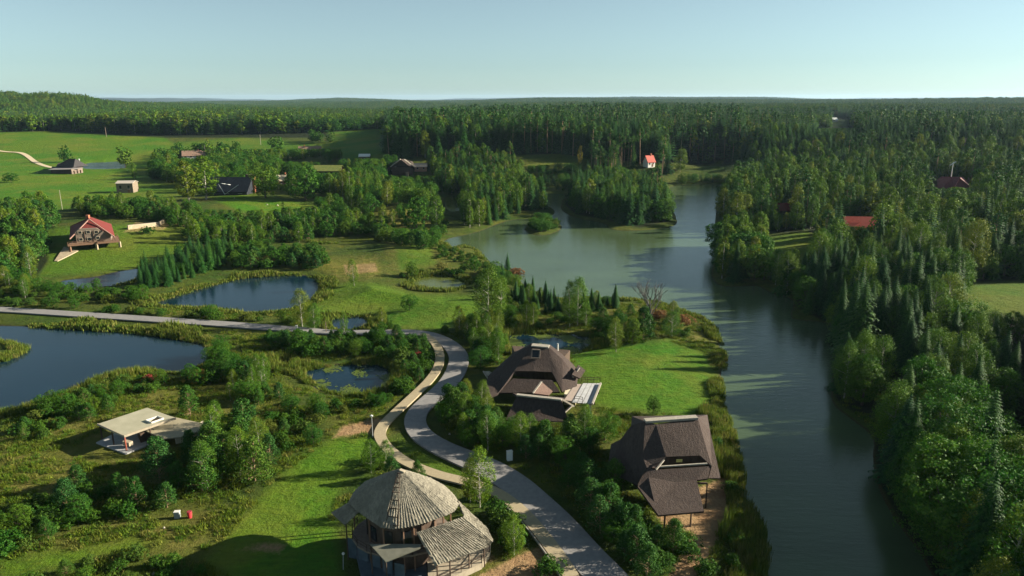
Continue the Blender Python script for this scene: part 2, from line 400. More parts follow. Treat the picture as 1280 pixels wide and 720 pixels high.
c = mixc(n, A('lawn'), c, lw); c = mixc(n, mth(n, 'MULTIPLY', edge('wood', .3), mth(n, 'SUBTRACT', 1, A('lawn'))), c, fo); c = mixc(n, edge('sand', .45), c, sa)
mud = ramp(n, A('shore'), [(.0, (1,1,1)), (.5, (0,0,0))])
c = mixc(n, mud, c, (.055, .050, .022))
c = mixc(n, mth(n, 'MULTIPLY', ramp(n, n3, [(.3, (1,1,1)), (.75, (0,0,0))]), .45), c, mixc(n, .62, c, (0, 0, 0)))
n.links.new(c, b.inputs['Base Color']); b.inputs['Roughness'].default_value = .9; b.inputs['Specular IOR Level'].default_value = .1
bump(n, b, mth(n, 'ADD', mth(n, 'MULTIPLY', n3, .45), mth(n, 'ADD', n2, mth(n, 'MULTIPLY', st, .4))), 1.0, 1.0)
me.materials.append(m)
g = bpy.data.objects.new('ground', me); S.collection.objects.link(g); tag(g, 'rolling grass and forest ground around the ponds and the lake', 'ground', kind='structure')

# water
def water(name, base, rough, wave, tint=1):
    m, n, b = newmat(name); v = mapping(n, geo_pos(n), (.30, 1.0, 1.0), (0, 0, R(4)))
    f = noise(n, 1.1, 5, v, .6); g2 = noise(n, .02, 3, mapping(n, geo_pos(n), (1, 2.5, 1)))
    n.links.new(mixc(n, ramp(n, g2, [(.4, (0,0,0)), (.62, (1,1,1))]), base, tuple(q*.8 for q in base)), b.inputs['Base Color'])
    b.inputs['Roughness'].default_value = rough; b.inputs['IOR'].default_value = 1.33
    bump(n, b, mth(n, 'ADD', f, mth(n, 'MULTIPLY', noise(n, 4.0, 2, v), .3)), wave, 1.0); return m
wl = water('lake_water', (.060, .092, .044), .05, .06); wp = water('pond_water', (.004, .018, .034), .07, .035)
wr = water('reservoir_water', (.045,.065,.085), .2, .03)
wg = water('green_pond_water', (.075, .095, .02), .12, .06)
WL = {'lake': 'greenish grey lake winding between wooded shores', 'large_pond': 'large dark blue pond at the left edge', 'oval_pond': 'oval dark pond ringed by reeds'}
for k, P in WP.items():
    c0 = P.mean(0); n_ = len(P)
    nx = np.roll(P, -1, 0)-np.roll(P, 1, 0); nrm = np.stack([nx[:, 1], -nx[:, 0]], 1); nrm /= np.linalg.norm(nrm, axis=1)[:, None]+1e-9
    area = .5*np.sum(P[:, 0]*np.roll(P[:, 1], -1)-P[:, 1]*np.roll(P[:, 0], -1))
    Q = P+nrm*(1.5 if area > 0 else -1.5)
    mb = MB(); mb.poly([(x, y, 0.0) for x, y in Q]); o = mb.build(k, wr if k == 'reservoir' else wl if k == 'lake' else wg if k in ('reed_pond', 'inlet', 'back_pond', 'round_pond') else wp)
    tag(o, WL.get(k), None, kind='structure')

# floating leaves
def pads(name, pond, lab, n0, thr, rmax):
    P = WP[pond]; lo, hi = P.min(0), P.max(0); x = rng.uniform(lo[0], hi[0], n0); y = rng.uniform(lo[1], hi[1], n0)
    d = -sdf_poly(x, y, P); k = (d > .4) & (np.sin(x*.9+1)+np.sin(y*.7+x*.3)+rng.normal(0, .4, n0)-d*.12 > thr); x, y = x[k], y[k]
    mb = MB()
    for a, b in zip(x, y):
        r = random.uniform(.12, rmax); mb.poly([(a+r*math.cos(q*math.pi/3), b+r*.9*math.sin(q*math.pi/3), .025+random.uniform(0, .02)) for q in range(6)])
    tag(mb.build(name, surf(name+'_leaf', (.045,.085,.012), (.10,.12,.02), 1.5, .5)), lab, 'water plants', kind='stuff')
pads('lily_pads', 'lily_pond', 'olive lily pads floating on the lily pond', 5200, .45, .34)
pads('pond_weed', 'house_pond', 'yellow green weed floating on the pond behind the thatched house', 9000, .1, .40)
# roads as sheets draped on the ground
def ribbon(name, L, w, mat, lift, off=0.0, uv=None, thick=0):
    L = np.asarray(L); w = np.broadcast_to(np.asarray(w, float), (len(L),)); t = np.gradient(L, axis=0); t /= np.linalg.norm(t, axis=1)[:, None]; nn = np.stack([-t[:, 1], t[:, 0]], 1)
    k = 7 if w[0] > 1 else 2; V = []; offs = np.linspace(-.5, .5, k)[None, :]*w[:, None]+off
    P = L[:, None, :]+nn[:, None, :]*offs[:, :, None]
    z = H(P[..., 0].ravel(), P[..., 1].ravel()).reshape(P.shape[:2])
    z = z.max(1, keepdims=True)*.5+z*.5
    V = np.concatenate([P, (z+lift)[..., None]], 2).reshape(-1, 3)
    i = np.arange((len(L)-1)*k).reshape(len(L)-1, k)[:, :-1].ravel(); F = np.stack([i, i+1, i+k+1, i+k], 1)
    me = np_mesh(name, V, F, [mat]); o = bpy.data.objects.new(name, me); S.collection.objects.link(o)
    if thick:
        q = o.modifiers.new('thickness', 'SOLIDIFY'); q.thickness = thick; q.offset = -1
    return o
asph = surf('asphalt', (.165,.16,.165), (.225,.215,.215), 1.2, .85, .01, c3=(.12,.115,.12), s2=.22)
pave = surf('path_gravel', (.27,.22,.145), (.34,.285,.19), 2, .9, .01, c3=(.27,.22,.15), s2=.4)
dirt = surf('field_track_dirt', (.42,.34,.22), (.55,.46,.32), .6, .9)
tag(ribbon('road', ROADW, 3.9+1.4*ss(-22, -2, ROADW[:, 0]), asph, .10, thick=.3), 'grey winding asphalt road', None, kind='structure')
tag(ribbon('footpath', PATHW, 2.1, pave, .16, thick=.3), 'beige footpath beside the winding road', None, kind='structure')
tag(ribbon('field_track', FIELDW, 4.5, dirt, .25), 'pale dirt track across the green field', None, kind='structure')
kk = [k for k in range(len(PATHW)) if project(*PATHW[k], 1.2)[1] > 628]
tag(ribbon('kerb', PATHW[kk[0]:], .16, surf('kerb_stone', (.22,.2,.18), (.3,.28,.25), 3), .24, off=-1.35, thick=.3), 'dark kerb between footpath and road', None, kind='structure')
# ------------------------------------------------------------------ buildings
def up_surf(name, c1, c2, streak, sc, bd=.06, rough=.9, c3=None, s2=.4):   # streaks that run down the slope
    m, n, b = newmat(name); v = mapping(n, geo_pos(n), (sc, sc*.5, sc*streak))
    f = noise(n, 1.0, 6, v, .7); g2 = noise(n, .35, 4, geo_pos(n)); f2 = noise(n, 5.5, 3, geo_pos(n), .7)
    col = ramp(n, f, [(.28, c1), (.72, c2)])
    col = mixc(n, ramp(n, g2, [(.45, (0,0,0)), (.7, (1,1,1))]), col, c3 or tuple(q*.7 for q in c1))
    col = mixc(n, mth(n, 'MULTIPLY', ramp(n, f2, [(.35, (1,1,1)), (.6, (0,0,0))]), .3), col, mixc(n, .5, col, (.02,.02,.02)))
    n.links.new(col, b.inputs['Base Color']); b.inputs['Roughness'].default_value = rough; b.inputs['Specular IOR Level'].default_value = .15
    bump(n, b, mth(n, 'ADD', f, f2), bd); return m
thatch = up_surf('thatch', (.036,.027,.025), (.084,.064,.058), .16, 3.4, .12, c3=(.055,.04,.037))
cap_m = surf('thatch_ridge', (.22,.20,.17), (.34,.31,.27), 3, .9, .03)
shing = up_surf('wood_shingles', (.13,.12,.095), (.34,.31,.25), .6, 3.2, .2, c3=(.17,.155,.125))
wood = surf('dark_timber', (.045,.030,.022), (.09,.06,.045), 2, .85, .01, (1,1,.3))
brown = surf('brown_timber', (.13,.07,.045), (.20,.12,.08), 2, .85, .01, (1,1,4))
greyw = surf('weathered_boards', (.13,.095,.075), (.21,.165,.135), 2, .85, .01, (1,1,4))
pale = surf('pale_timber', (.50,.42,.30), (.64,.55,.40), 2, .8, .005)
palew = surf('pale_deck_boards', (.26,.22,.165), (.36,.31,.24), 1.5, .85, .005, (4,1,1))
conc = surf('pale_concrete', (.26,.235,.19), (.36,.33,.27), .8, .9, .01)
stone = surf('field_stone', (.24,.19,.13), (.38,.31,.22), 1.2, .9, .05)
redtile = surf('red_roof_tiles', (.105,.018,.016), (.165,.030,.024), 1.5, .75, .04, (1,1,3))
redb = surf('bright_red_roof', (.30,.045,.03), (.40,.065,.04), 1, .6, .02)
maroon = surf('maroon_metal_roof', (.10,.025,.03), (.16,.04,.05), 1, .6, .02)
darkr = surf('dark_slate_roof', (.028,.026,.03), (.055,.05,.055), 1.2, .8, .02)
felt = surf('roofing_felt', (.30,.285,.205), (.38,.355,.265), .5, .9, .01, c3=(.26,.24,.175))
brownr = surf('brown_tile_roof', (.16,.10,.075), (.25,.165,.125), .8, .85, .02)
turf = surf('turf_roof', (.09,.13,.025), (.16,.17,.04), .5, .95, .05)
brick = surf('red_brick', (.28,.09,.05), (.42,.16,.09), 2.5, .9, .02)
white = surf('white_paint', (.52,.51,.49), (.64,.63,.60), 1, .6)
red = surf('red_paint', (.50,.03,.04), (.62,.05,.06), 2, .5)
blackm = surf('black_roofing', (.012,.014,.02), (.03,.035,.045), .8, .45, .02)
metal = surf('grey_metal', (.25,.26,.27), (.35,.36,.37), 2, .5)
bluem = surf('blue_grey_panel_and_shade', (.05,.07,.09), (.09,.12,.15), 1, .35)  # colour of the screen panels, and painted shade on the lower terrace
m_, n_g, b_ = newmat('window_glass'); b_.inputs['Base Color'].default_value = (.015,.018,.022,1); b_.inputs['Roughness'].default_value = .08; glass = m_
m_, n_g, b_ = newmat('yellow_window'); b_.inputs['Base Color'].default_value = (.62,.52,.16,1); b_.inputs['Roughness'].default_value = .6; yel = m_  # flat yellow for the whole loft pane
def P3(*a): return [Pz(*q) for q in a]
def pleat(mb, a, b, c, d, n, m, amp, jit=.03):   # a-b top edge, d-c bottom edge: ribbed covering laid on one plane
    a, b, c, d = [Vector(q) for q in (a, b, c, d)]; nm = (b-a+c-d).cross(d-a+c-b).normalized()
    if nm.z < 0: nm = -nm
    k0 = len(mb.v)
    for j in range(m+1):
        t = j/m
        for i in range(2*n+1):
            s = i/(2*n); p = (a.lerp(b, s)).lerp(d.lerp(c, s), t)
            p = p+nm*((amp if i % 2 else 0)+random.uniform(-jit, jit)+(.07*((j % 2)))); mb.v.append(tuple(p))
    w = 2*n+1
    for j in range(m):
        for i in range(2*n): q = k0+j*w+i; mb.f.append((q, q+1, q+w+1, q+w))

# --- wooden pavilion
o0 = Pz(510, 668, 1.1)
pv = root('wooden_pavilion', o0, 'large round wooden pavilion with grey shingled cone roof at the bottom centre', 'pavilion')
ring = [(477,660,8.3),(490,662,8.2),(504,661,8.2),(518,658,8.3),(532,654,8.4),(546,649,8.6),(558,645,8.8),(568,640,8.7),(573,631,8.6),(567,621,8.6),(556,610,8.6),(540,601,8.6),(520,596,8.5),(498,594.5,8.5),(476,597,8.5),(456,605,8.5),(444,616,8.5),(437,629,8.5),(446,638,8.4),(458,647,8.4),(471,656,8.3)]
RG = P3(*ring); apex = Vector((Pz(500, 588.5, 13.4))); apex2 = Vector((Pz(506, 590.5, 13.3)))
mb = MB(); nseg = 7; cols = []
for i in range(len(RG)):
    for k in range(nseg): cols.append(RG[i].lerp(RG[(i+1) % len(RG)], k/nseg))
rows = 16; nC = len(cols); k0 = len(mb.v)
for j in range(rows+1):
    t = (j+.15)/(rows+.15)
    for i, e in enumerate(cols):
        p = apex.lerp(e, t); p.z += 1.0*math.sin(math.pi*min(1, t))*.10+(.10*t if i % 2 else 0)+random.uniform(-.03, .03)*(t+.2)+.07*(j % 2); mb.v.append(tuple(p))
for j in range(rows):
    for i in range(nC): mb.f.append((k0+j*nC+i, k0+j*nC+(i+1) % nC, k0+(j+1)*nC+(i+1) % nC, k0+(j+1)*nC+i))
mb.f.append(tuple(range(k0, k0+nC)))
roof = mb.build('roof', shing, pv)
q = roof.modifiers.new('thickness', 'SOLIDIFY'); q.thickness = .22; q.offset = -1
mb = MB(); mb.beam(apex+Vector((0, 0, .15)), apex2+Vector((0, 0, .1)), .5, .18)
mb.build('ridge_cap', palew, roof)
mb = MB()   # service ladder lying on the roof hip
l0, l1 = apex.lerp(RG[1], .12)+Vector((0, 0, .65)), apex.lerp(RG[1], .97)+Vector((0, 0, .35))
mid = apex.lerp(RG[1], .5)+Vector((0, 0, 1.05)); side = Vector((.8, -.15, 0))
for sgn in (-.5, .5):
    mb.beam(l0+side*sgn*.4, mid+side*sgn, .09, .09); mb.beam(mid+side*sgn, l1+side*sgn*2.0, .09, .09)
for k in range(9):
    t = k/8; c = l0.lerp(mid, t*2) if t < .5 else mid.lerp(l1, t*2-1); w_ = .4+1.6*t; mb.beam(c-side*w_*.5, c+side*w_*.5, .12, .08)
mb.build('roof_ladder', wood, roof)
mb = MB()
A_, B_, C_, D_, E_, G_ = P3((521,666,7.5),(558,653.5,8.0),(608,684,4.4),(544,707,4.4),(579,646,8.1),(615,677,4.7))
pleat(mb, A_, B_, C_, D_, 19, 14, .09, .045); pleat(mb, B_, E_, G_, C_, 7, 14, .09, .045); pleat(mb, E_, Pz(571,627,8.9), Pz(608,662,5.6), G_, 5, 14, .09, .045)
w = mb.build('wing_roof', shing, pv); q = w.modifiers.new('thickness', 'SOLIDIFY'); q.thickness = .2; q.offset = -1
mb = MB(); pleat(mb, *P3((437,629,8.3),(450,640,8.0),(431,657,6.6),(415,642,6.8)), 5, 5, .1)
w = mb.build('porch_roof', shing, pv); q = w.modifiers.new('thickness', 'SOLIDIFY'); q.thickness = .18; q.offset = -1
mb = MB(); mb.slab(P3((462,680,6.0),(527,680,6.3),(525,685,6.2),(482,702,5.4)), .18); mb.build('flat_canopy', surf('canopy_felt', (.13,.13,.10), (.19,.185,.15), 1), pv)
c = Vector((apex.x, apex.y-.4, 0)); mb = MB(); oct_ = [(c.x+4.6*math.cos(a), c.y+4.0*math.sin(a), 1.1) for a in [2*math.pi*k/12 for k in range(12)]]
mb.prism(oct_, (0, 0, 7.0)); wall = mb.build('wall', wood, pv)
for k in (7, 8, 9, 10):
    a = (Vector(oct_[k])+Vector(oct_[k-1]))/2; d = (a-c); d.z = 0; d.normalize()
    mb = MB(); mb.box(a+d*.06+Vector((0, 0, 4.3)), .12, 1.3, 1.9, math.atan2(d.y, d.x)); mb.build('window', glass, wall)
mb = MB(); fl = [(c.x+6.5*math.cos(a), c.y+5.3*math.sin(a), 4.5) for a in [2*math.pi*k/20 for k in range(20)]]
mb.prism(fl, (0, 0, .25)); mb.build('upper_floor', greyw, pv)
mb = MB(); mb.slab(P3((520,670,2.0),(560,655,2.0),(612,690,2.0),(602,704,2.0),(536,735,2.0),(534,700,2.0)), .9); mb.build('terrace', palew, pv)
mb = MB(); mb.slab(P3((440,668,1.7),(519,670,1.7),(533,700,1.7),(535,735,1.7),(455,735,1.7)), .6); mb.build('lower_terrace', bluem, pv)  # left terrace half: its shadow is put into the dark blue-grey colour
for i in (0, 2, 3, 5, 6, 9, 12, 15, 17, 19):
    e = RG[i]*.93+Vector((c.x, c.y, RG[i].z))*.07; mb = MB(); mb.tube((e.x, e.y, 1.6), (e.x, e.y, e.z+.25), .11, .11, 6); mb.build('post', brown, pv)
for (u, v, zt) in ((546,706,4.4),(562,700,4.4),(586,691,4.4),(605,684,4.4),(482,700,5.3),(463,682,5.9),(432,657,6.5)):
    p = Pz(u, v, zt); mb = MB(); mb.tube((p.x, p.y+.25, 1.3), (p.x, p.y+.25, zt-.05), .10, .10, 6); mb.build('post', wood, pv)
def railing(mb, pts, z, h=1.0, sp=1.6):
    for a, b in zip(pts[:-1], pts[1:]):
        a = Vector((a[0], a[1], z)); b = Vector((b[0], b[1], z)); k = max(1, int((b-a).length/sp))
        for hh in (h, h*.55): mb.beam(a+Vector((0, 0, hh)), b+Vector((0, 0, hh)), .07, .07)
        for i in range(k+1): p = a.lerp(b, i/k); mb.beam(p, p+Vector((0, 0, h+.05)), .08, .08)
mb = MB(); railing(mb, [Pz(536,735,2), Pz(602,703,2), Pz(612,690,2)], 2.0); mb.build('railing', wood, pv)
mb = MB(); railing(mb, [fl[k] for k in range(9, 18)], 4.75, .95, 1.1); mb.build('railing', wood, pv)
mb = MB()
for k in range(5):
    p = Pz(440+k*15, 690+k*8, 2.0); mb.box((p.x, p.y, 1.1), 1.35, .1, 2.9, -.35)
mb.build('screen_panel', bluem, pv)
mb = MB(); mb.box(Pz(609, 692, 1.2), .9, .8, 1.6); mb.build('stone_pier', conc, pv)
mb = MB(); mb.tube(Pz(429, 712, 1.1), Pz(429, 693, 3.3), .05); lp = mb.build('lamp_post', metal, None)
ORG[lp.name] = Vector((0, 0, 0)); tag(lp, 'low lamp post with white globe left of the pavilion terrace', 'lamp post')
mb = MB(); p = Pz(429, 692, 3.4)
for a in range(6): mb.tube(p+Vector((0, 0, -.2+.066*a)), p+Vector((0, 0, -.134+.066*a)), .2*math.sin(.25+a*.48), .2*math.sin(.25+(a+1)*.44), 8)
g_ = mb.build('globe', white, lp)

# --- thatched house in the middle
ch = root('thatched_house', Pz(668, 480, 1.1), 'big dark thatched house with skylight and side deck in the middle of the picture', 'house', None)
def shell(name, mat, par, polys, t=.4, lab=None):
    mb = MB()
    for p in polys: mb.slab(P3(*p), t)
    return mb.build(name, mat, par, lab)
def skin(name, mat, par, verts, faces, t=.4, lab=None):   # joined roof planes with thickness
    mb = MB(); mb.v = [tuple(Pz(*q)) for q in verts]; mb.f = [tuple(f) for f in faces]
    me_o = mb.build(name, mat, par, lab)
    me = me_o.data
    import bmesh
    bm = bmesh.new(); bm.from_mesh(me); bmesh.ops.subdivide_edges(bm, edges=bm.edges[:], cuts=3, use_grid_fill=True, smooth=.18)
    bmesh.ops.recalc_face_normals(bm, faces=bm.faces[:])
    if sum(f.normal.z for f in bm.faces) < 0: bmesh.ops.reverse_faces(bm, faces=bm.faces[:])
    bm.to_mesh(me); bm.free()
    q = me_o.modifiers.new('thickness', 'SOLIDIFY'); q.thickness = t; q.offset = -1
    return me_o
#      0 A        1 B        2 back B     3 back A
V = [(664,432,10),(686,434,10),(688,431,10),(664,429,10),
 (643,464,6.2),(690,465,6.2),        # 4,5 front eyebrow edge
 (703,449,8.0),(722,474,4.3),(721,484,3.4),(703,490,3.3),   # 6 hip mid, 7, 8, 9 right front eaves
 (717,456,6.2),(728,470,4.2),        # 10, 11 right side
 (634,448,7.2),(626,466,5.2),(622,492,3.0),(604,500,2.6),(610,470,4.4),   # 12..16 left
 (705,447,6.0),(650,437,6.0)]        # 17,18 back
Fc = [(0,1,5,4),(1,6,9,5),(6,7,8,9),(1,2,10,6),(6,10,11,7),(2,17,10),(0,4,12),(4,13,12),(0,12,18,3),(4,14,13),(13,14,15,16),(12,13,16,18),(0,3,2,1),(3,18,17,2)]
rf = skin('roof', thatch, ch, V, Fc, .45)
mb = MB(); mb.slab(P3((664,432,10.2),(685.5,434,10.2),(687.5,431,10.2),(666,429,10.2)), .25); mb.build('ridge_cap', cap_m, rf)
mb = MB(); a, b, c_, d = P3((665,438,9.5),(675,438.5,9.5),(674,449,8.1),(664,448.5,8.1)); up = Vector((0, -.25, .25))
sk = mb.slab([a+up, b+up, c_+up, d+up], .2).build('skylight', glass, rf); mb = MB()
for p, q in ((a, b), (b, c_), (c_, d), (d, a)): mb.beam(p+up*1.2, q+up*1.2, .28, .22)
mb.build('frame', greyw, sk)
mb = MB(); c1, c2 = P3((688,480,5.0),(640,478,5.0)); mb.prism(P3((645,470,1.1),(700,478,1.1),(712,463,1.1),(640,457,1.1)), (0, 0, 4.8)); wl_ = mb.build('wall', wood, ch)
mb = MB(); mb.slab(P3((641,473,5.0),(690,475,5.0),(700,490,3.4),(624,491,3.0)), .4); mb.build('lower_roof', thatch, ch)
mb = MB(); mb.slab(P3((667,491.5,5.0),(677,477.5,6.0),(691,489,4.4),(686,494,4.3)), .35); lr = mb.build('link_roof', surf('link_thatch', (.10,.06,.05), (.17,.11,.09), 3), ch)
mb = MB(); mb.beam(*P3((666,491.5,5.15),(677,477,6.2)), .3, .2); mb.build('verge_trim', cap_m, lr)
mb = MB(); mb.slab(P3((646,495,5.5),(702,501,5.5),(711,527,2.6),(632,525,2.6)), .4); mb.slab(P3((646,494.4,5.5),(702,500.4,5.5),(706,497,3.2),(641,491,3.2)), .4)
ar = mb.build('annex_roof', thatch, ch); mb = MB(); mb.beam(*P3((646,493.5,5.75),(702,499.5,5.75)), .8, .3); mb.build('ridge_cap', cap_m, ar)
mb = MB(); mb.beam(*P3((701,498,5.8),(717,507.5,3.6)), .5, .28); mb.beam(*P3((716,506,3.4),(706,515,2.5)), .4, .25); mb.build('verge_trim', cap_m, ar)
mb = MB(); mb.prism(P3((642,521,1.1),(702,525,1.1),(703,514,1.1),(648,508,1.1)), (0, 0, 2.6)); mb.build('annex_wall', wood, ch)
for k in (652, 668, 686): mb = MB(); p = Pz(k, 523.5, 1.7); mb.box(p, 1.0, .12, 1.1, .07); mb.build('window', glass, ch)
mb = MB(); mb.slab(P3((715,468,6.0),(723,456,6.8),(732,463,5.8),(725,473,4.8)), .4); dr_ = mb.build('dormer_roof', thatch, ch)
mb = MB(); mb.beam(*P3((716,472,5.0),(724,459.5,6.7)), .35, .25); mb.build('verge_trim', cap_m, dr_)
mb = MB(); mb.slab(P3((604,464,4.6),(612,464,5.0),(619,468,4.2),(612,472,3.9)), .3); mb.beam(*P3((604,464,4.7),(612,476,3.2)), .25, .25); mb.build('end_gable_trim', cap_m, ch)
mb = MB(); mb.slab(P3((719,480,3.5),(751,480,3.5),(740,505,3.5),(705,500,3.5)), .3); dk = mb.build('deck', surf('deck_boards', (.28,.22,.19), (.38,.31,.27), 2, .85, .01, (4,.5,1)), ch)
mb = MB()
for k in range(4):
    t = .35+k*.19; a, b = Pz(721+t*30, 479, 3.62), Pz(706+t*34, 502+t*3, 3.62); w_ = Vector((.42, 0, 0)); mb.slab([a-w_, a+w_, b+w_, b-w_], .06)
mb.build('light_panel', surf('light_deck_panel', (.33,.33,.35), (.45,.45,.46), 1), dk)
mb = MB(); mb.beam(*P3((751,479,3.9),(740.5,505,3.9)), .35, .3); mb.build('edge_beam', cap_m, dk)
mb = MB(); railing(mb, [Pz(727,477,3.5), Pz(750,478,3.5)], 3.5, 1.0, 1.2); mb.build('railing', wood, dk); mb = MB(); railing(mb, [Pz(718,501,3.5), Pz(728,502.5,3.5)], 3.5, 1.0, 1.0); mb.build('railing', wood, dk)
for u, v in ((740,505),(745,494),(750,482)): p = Pz(u, v, 3.2); mb = MB(); mb.box((p.x-.3, p.y+.2, 1.0), .35, .35, 2.2); mb.build('post', white if v == 505 else wood, ch)
mb = MB(); mb.prism(P3((705,506,1.1),(719,508,1.1),(722,498,1.1),(708,494,1.1)), (0, 0, 2.3)); mb.build('plinth', pale, ch)
fp = root('vent_pipe', Pz(697,440,1.1), 'short white pipe standing behind the dark thatched house roof', 'pipe')
p = Pz(697, 442, 6); mb = MB(); mb.tube((p.x, p.y, 1.1), (p.x, p.y, 8.2), .17, .17, 8); fpo = mb.build('pipe', white, fp)
mb = MB(); mb.tube((p.x, p.y, 8.2), (p.x, p.y, 8.32), .22, .22, 8); mb.build('cap', metal, fp)

# --- thatched house by the lake
lh = root('lakeside_thatched_house', Pz(842, 600, 1.0), 'tall thatched house with pale ridge beside the lake and the dirt track', 'house')
V = [(807,528,12),(871,523,12),            # 0,1 ridge
 (820,531,11.6),(832,571.5,8.0),(874,570,8.0),(888,583,6.8),     # 2 valley top, 3,4,5 front edge
 (886,539,9.0),(899,598,4.6),(884,598,5.0),               # 6,7,8 right
 (804.5,573,7.6),(798,546,9.6),(809,585,6.9),(821,586,6.8),                # 9,10 sliver; 11,12
 (790,533,10.4),(777,550,8.0),(765,556,5.2),(760,590,4.0),(798,607,4.4)]    # 13.. left wing
Fc = [(2,1,4,3),(1,6,5,4),(6,7,8,5),(0,2,9,10),(2,3,12,11,9),(0,10,13),(10,9,11,17,14,13),(14,17,16,15)]
mb = MB(); mb.v = [tuple(Pz(*q)) for q in V]; mb.f = Fc
b1 = Pz(790, 522, 6.5); b2 = Pz(884, 520, 6.5); k = len(mb.v); mb.v += [tuple(b1), tuple(b2)]; mb.f += [(0, k, k+1, 1), (1, k+1, 6), (0, 13, k)]
rf = mb.build('roof', thatch, lh); q = rf.modifiers.new('thickness', 'SOLIDIFY'); q.thickness = .45; q.offset = 0
mb = MB(); a, b = P3((806,526,12.2),(871,521.5,12.2)); mb.beam(a, b, 1.1, .35); mb.build('ridge_cap', cap_m, rf)
mb = MB(); mb.slab(P3((809,585.5,7.0),(822,587,6.9),(884,583,6.9),(888,583,6.8),(885,598,5.4),(871,600,5.5),(880,639,3.8),(823,644,3.8),(797,608,5.2)), .4); fr = mb.build('front_roof', thatch, lh)
mb = MB(); mb.beam(*P3((823,583.5,7.25),(884,579.5,7.25)), .25, .2); mb.beam(*P3((820,587,7.2),(830,575,7.9)), .2, .2); mb.build('verge_trim', cap_m, fr)
mb = MB(); mb.prism(P3((826,600,1.0),(881,598,1.0),(879,570,1.0),(815,572,1.0)), (0, 0, 6.1)); wl_ = mb.build('wall', wood, lh)
mb = MB(); mb.prism(P3((826,580,6.6),(880,577,6.6),(880,570,6.6),(828,572,6.6)), (0, 0, 1.4)); mb.build('loft_wall', wood, lh)
mb = MB(); p = Pz(849, 577.5, 7.1); mb.box(p, .9, .12, .45, .05); mb.build('window', yel, lh, 'small yellow loft window')
mb = MB(); p = Pz(883, 618, 3.0); mb.beam(*P3((870,604,4.6),(884,604,4.6)), .25, .25); mb.beam(*P3((884,604,4.6),(882,635,1.0)), .2, .2); mb.build('corner_post', wood, lh)
for u, v in ((865,639),(832,642)): p = Pz(u, v, 3.6); mb = MB(); mb.tube((p.x, p.y+.3, .9), (p.x, p.y+.3, 3.5), .12, .12, 6); mb.build('post', wood, lh)
mb = MB(); mb.prism(P3((768,588,1.0),(800,612,1.0),(812,585,1.0),(785,560,1.0)), (0, 0, 3.4)); w2 = mb.build('wing_wall', wood, lh)
mb = MB(); p = Pz(772, 570, 4.2); mb.box(p, .9, .14, .45, -.2); mb.build('window', white, lh)

# --- flat roofed shelter
sh = root('flat_roofed_shelter', Pz(160, 552, 1.1), 'open shelter with pale flat roof and red post above the large pond', 'shelter')
a, b, c_, d = P3((122,530,4.2),(184,509.5,4.6),(219.5,522.5,4.6),(155,545,4.2))
mb = MB(); ho = [a.lerp(b, .62).lerp(d.lerp(c_, .62), .82), a.lerp(b, .82).lerp(d.lerp(c_, .82), .82)]
# roof plate built round the roof light
def pt(s, t): return a.lerp(b, s).lerp(d.lerp(c_, s), t)
def plate(s0, t0, s1, t1): mb.slab([pt(s0, t0), pt(s1, t0), pt(s1, t1), pt(s0, t1)], .28)
plate(0, 0, .60, 1); plate(.84, 0, 1, 1); plate(.60, 0, .84, .66); plate(.60, .86, .84, 1)
rf = mb.build('roof', felt, sh)
mb = MB(); mb.beam(pt(0, 1.005)+Vector((0, 0, -.05)), pt(1, 1.005)+Vector((0, 0, -.05)), .14, .42); mb.beam(pt(-.003, 0)+Vector((0,0,-.05)), pt(-.003, 1)+Vector((0,0,-.05)), .14, .38); mb.build('fascia', palew, rf)
mb = MB()
for (s0, t0, s1, t1) in ((.60, .66, .84, .66), (.60, .86, .84, .86), (.60, .66, .60, .86), (.84, .66, .84, .86)): mb.beam(pt(s0, t0)+Vector((0, 0, .12)), pt(s1, t1)+Vector((0, 0, .12)), .12, .3)
mb.build('rooflight_kerb', white, rf)
mb = MB(); mb.slab(P3((179,537,3.2),(212,520,3.2),(262,531,3.2),(237,545,3.2),(204,548,3.2)), .22); lr = mb.build('lower_roof', surf('lower_roof_felt', (.24,.21,.145), (.32,.28,.195), .8), sh)
mb = MB(); mb.slab(P3((120,553,1.35),(160,533,1.35),(205,548,1.35),(157,567,1.35)), .35); mb.build('floor_slab', surf('floor_concrete', (.26,.26,.27), (.34,.34,.35), 1), sh)
reds = surf('rust_red_post', (.22,.06,.045), (.30,.09,.06), 2)
for s, t, mt in ((.02, .97, reds), (.02, .5, wood), (.02, .05, wood), (.5, .97, wood), (.33, .06, wood)):
    p = pt(s, t); mb = MB(); mb.tube((p.x, p.y, 1.3), (p.x, p.y, p.z-.2), .14, .14, 6); mb.build('post', mt, sh)
mb = MB(); mb.prism(P3((176,554,1.3),(212,542,1.3),(232,549,1.3),(236,545,1.3),(205,531,1.3),(172,545,1.3)), (0, 0, 1.75)); mb.build('back_room', wood, sh)
mb = MB(); mb.prism(P3((219,551,1.1),(240,547,1.1),(256,538,1.1),(258,541,1.1),(241,551,1.1),(220,555,1.1)), (0, 0, 2.0)); mb.build('pale_wall', pale, sh)
mb = MB(); p = Pz(160, 556, 1.7); mb.box(p, 1.6, .8, .7, -.4); mb.build('table', palew, None); bpy.data.objects['table'].name = 'picnic_table'
tag(bpy.data.objects['picnic_table'], 'plain wooden table standing under the flat roofed shelter', 'table')

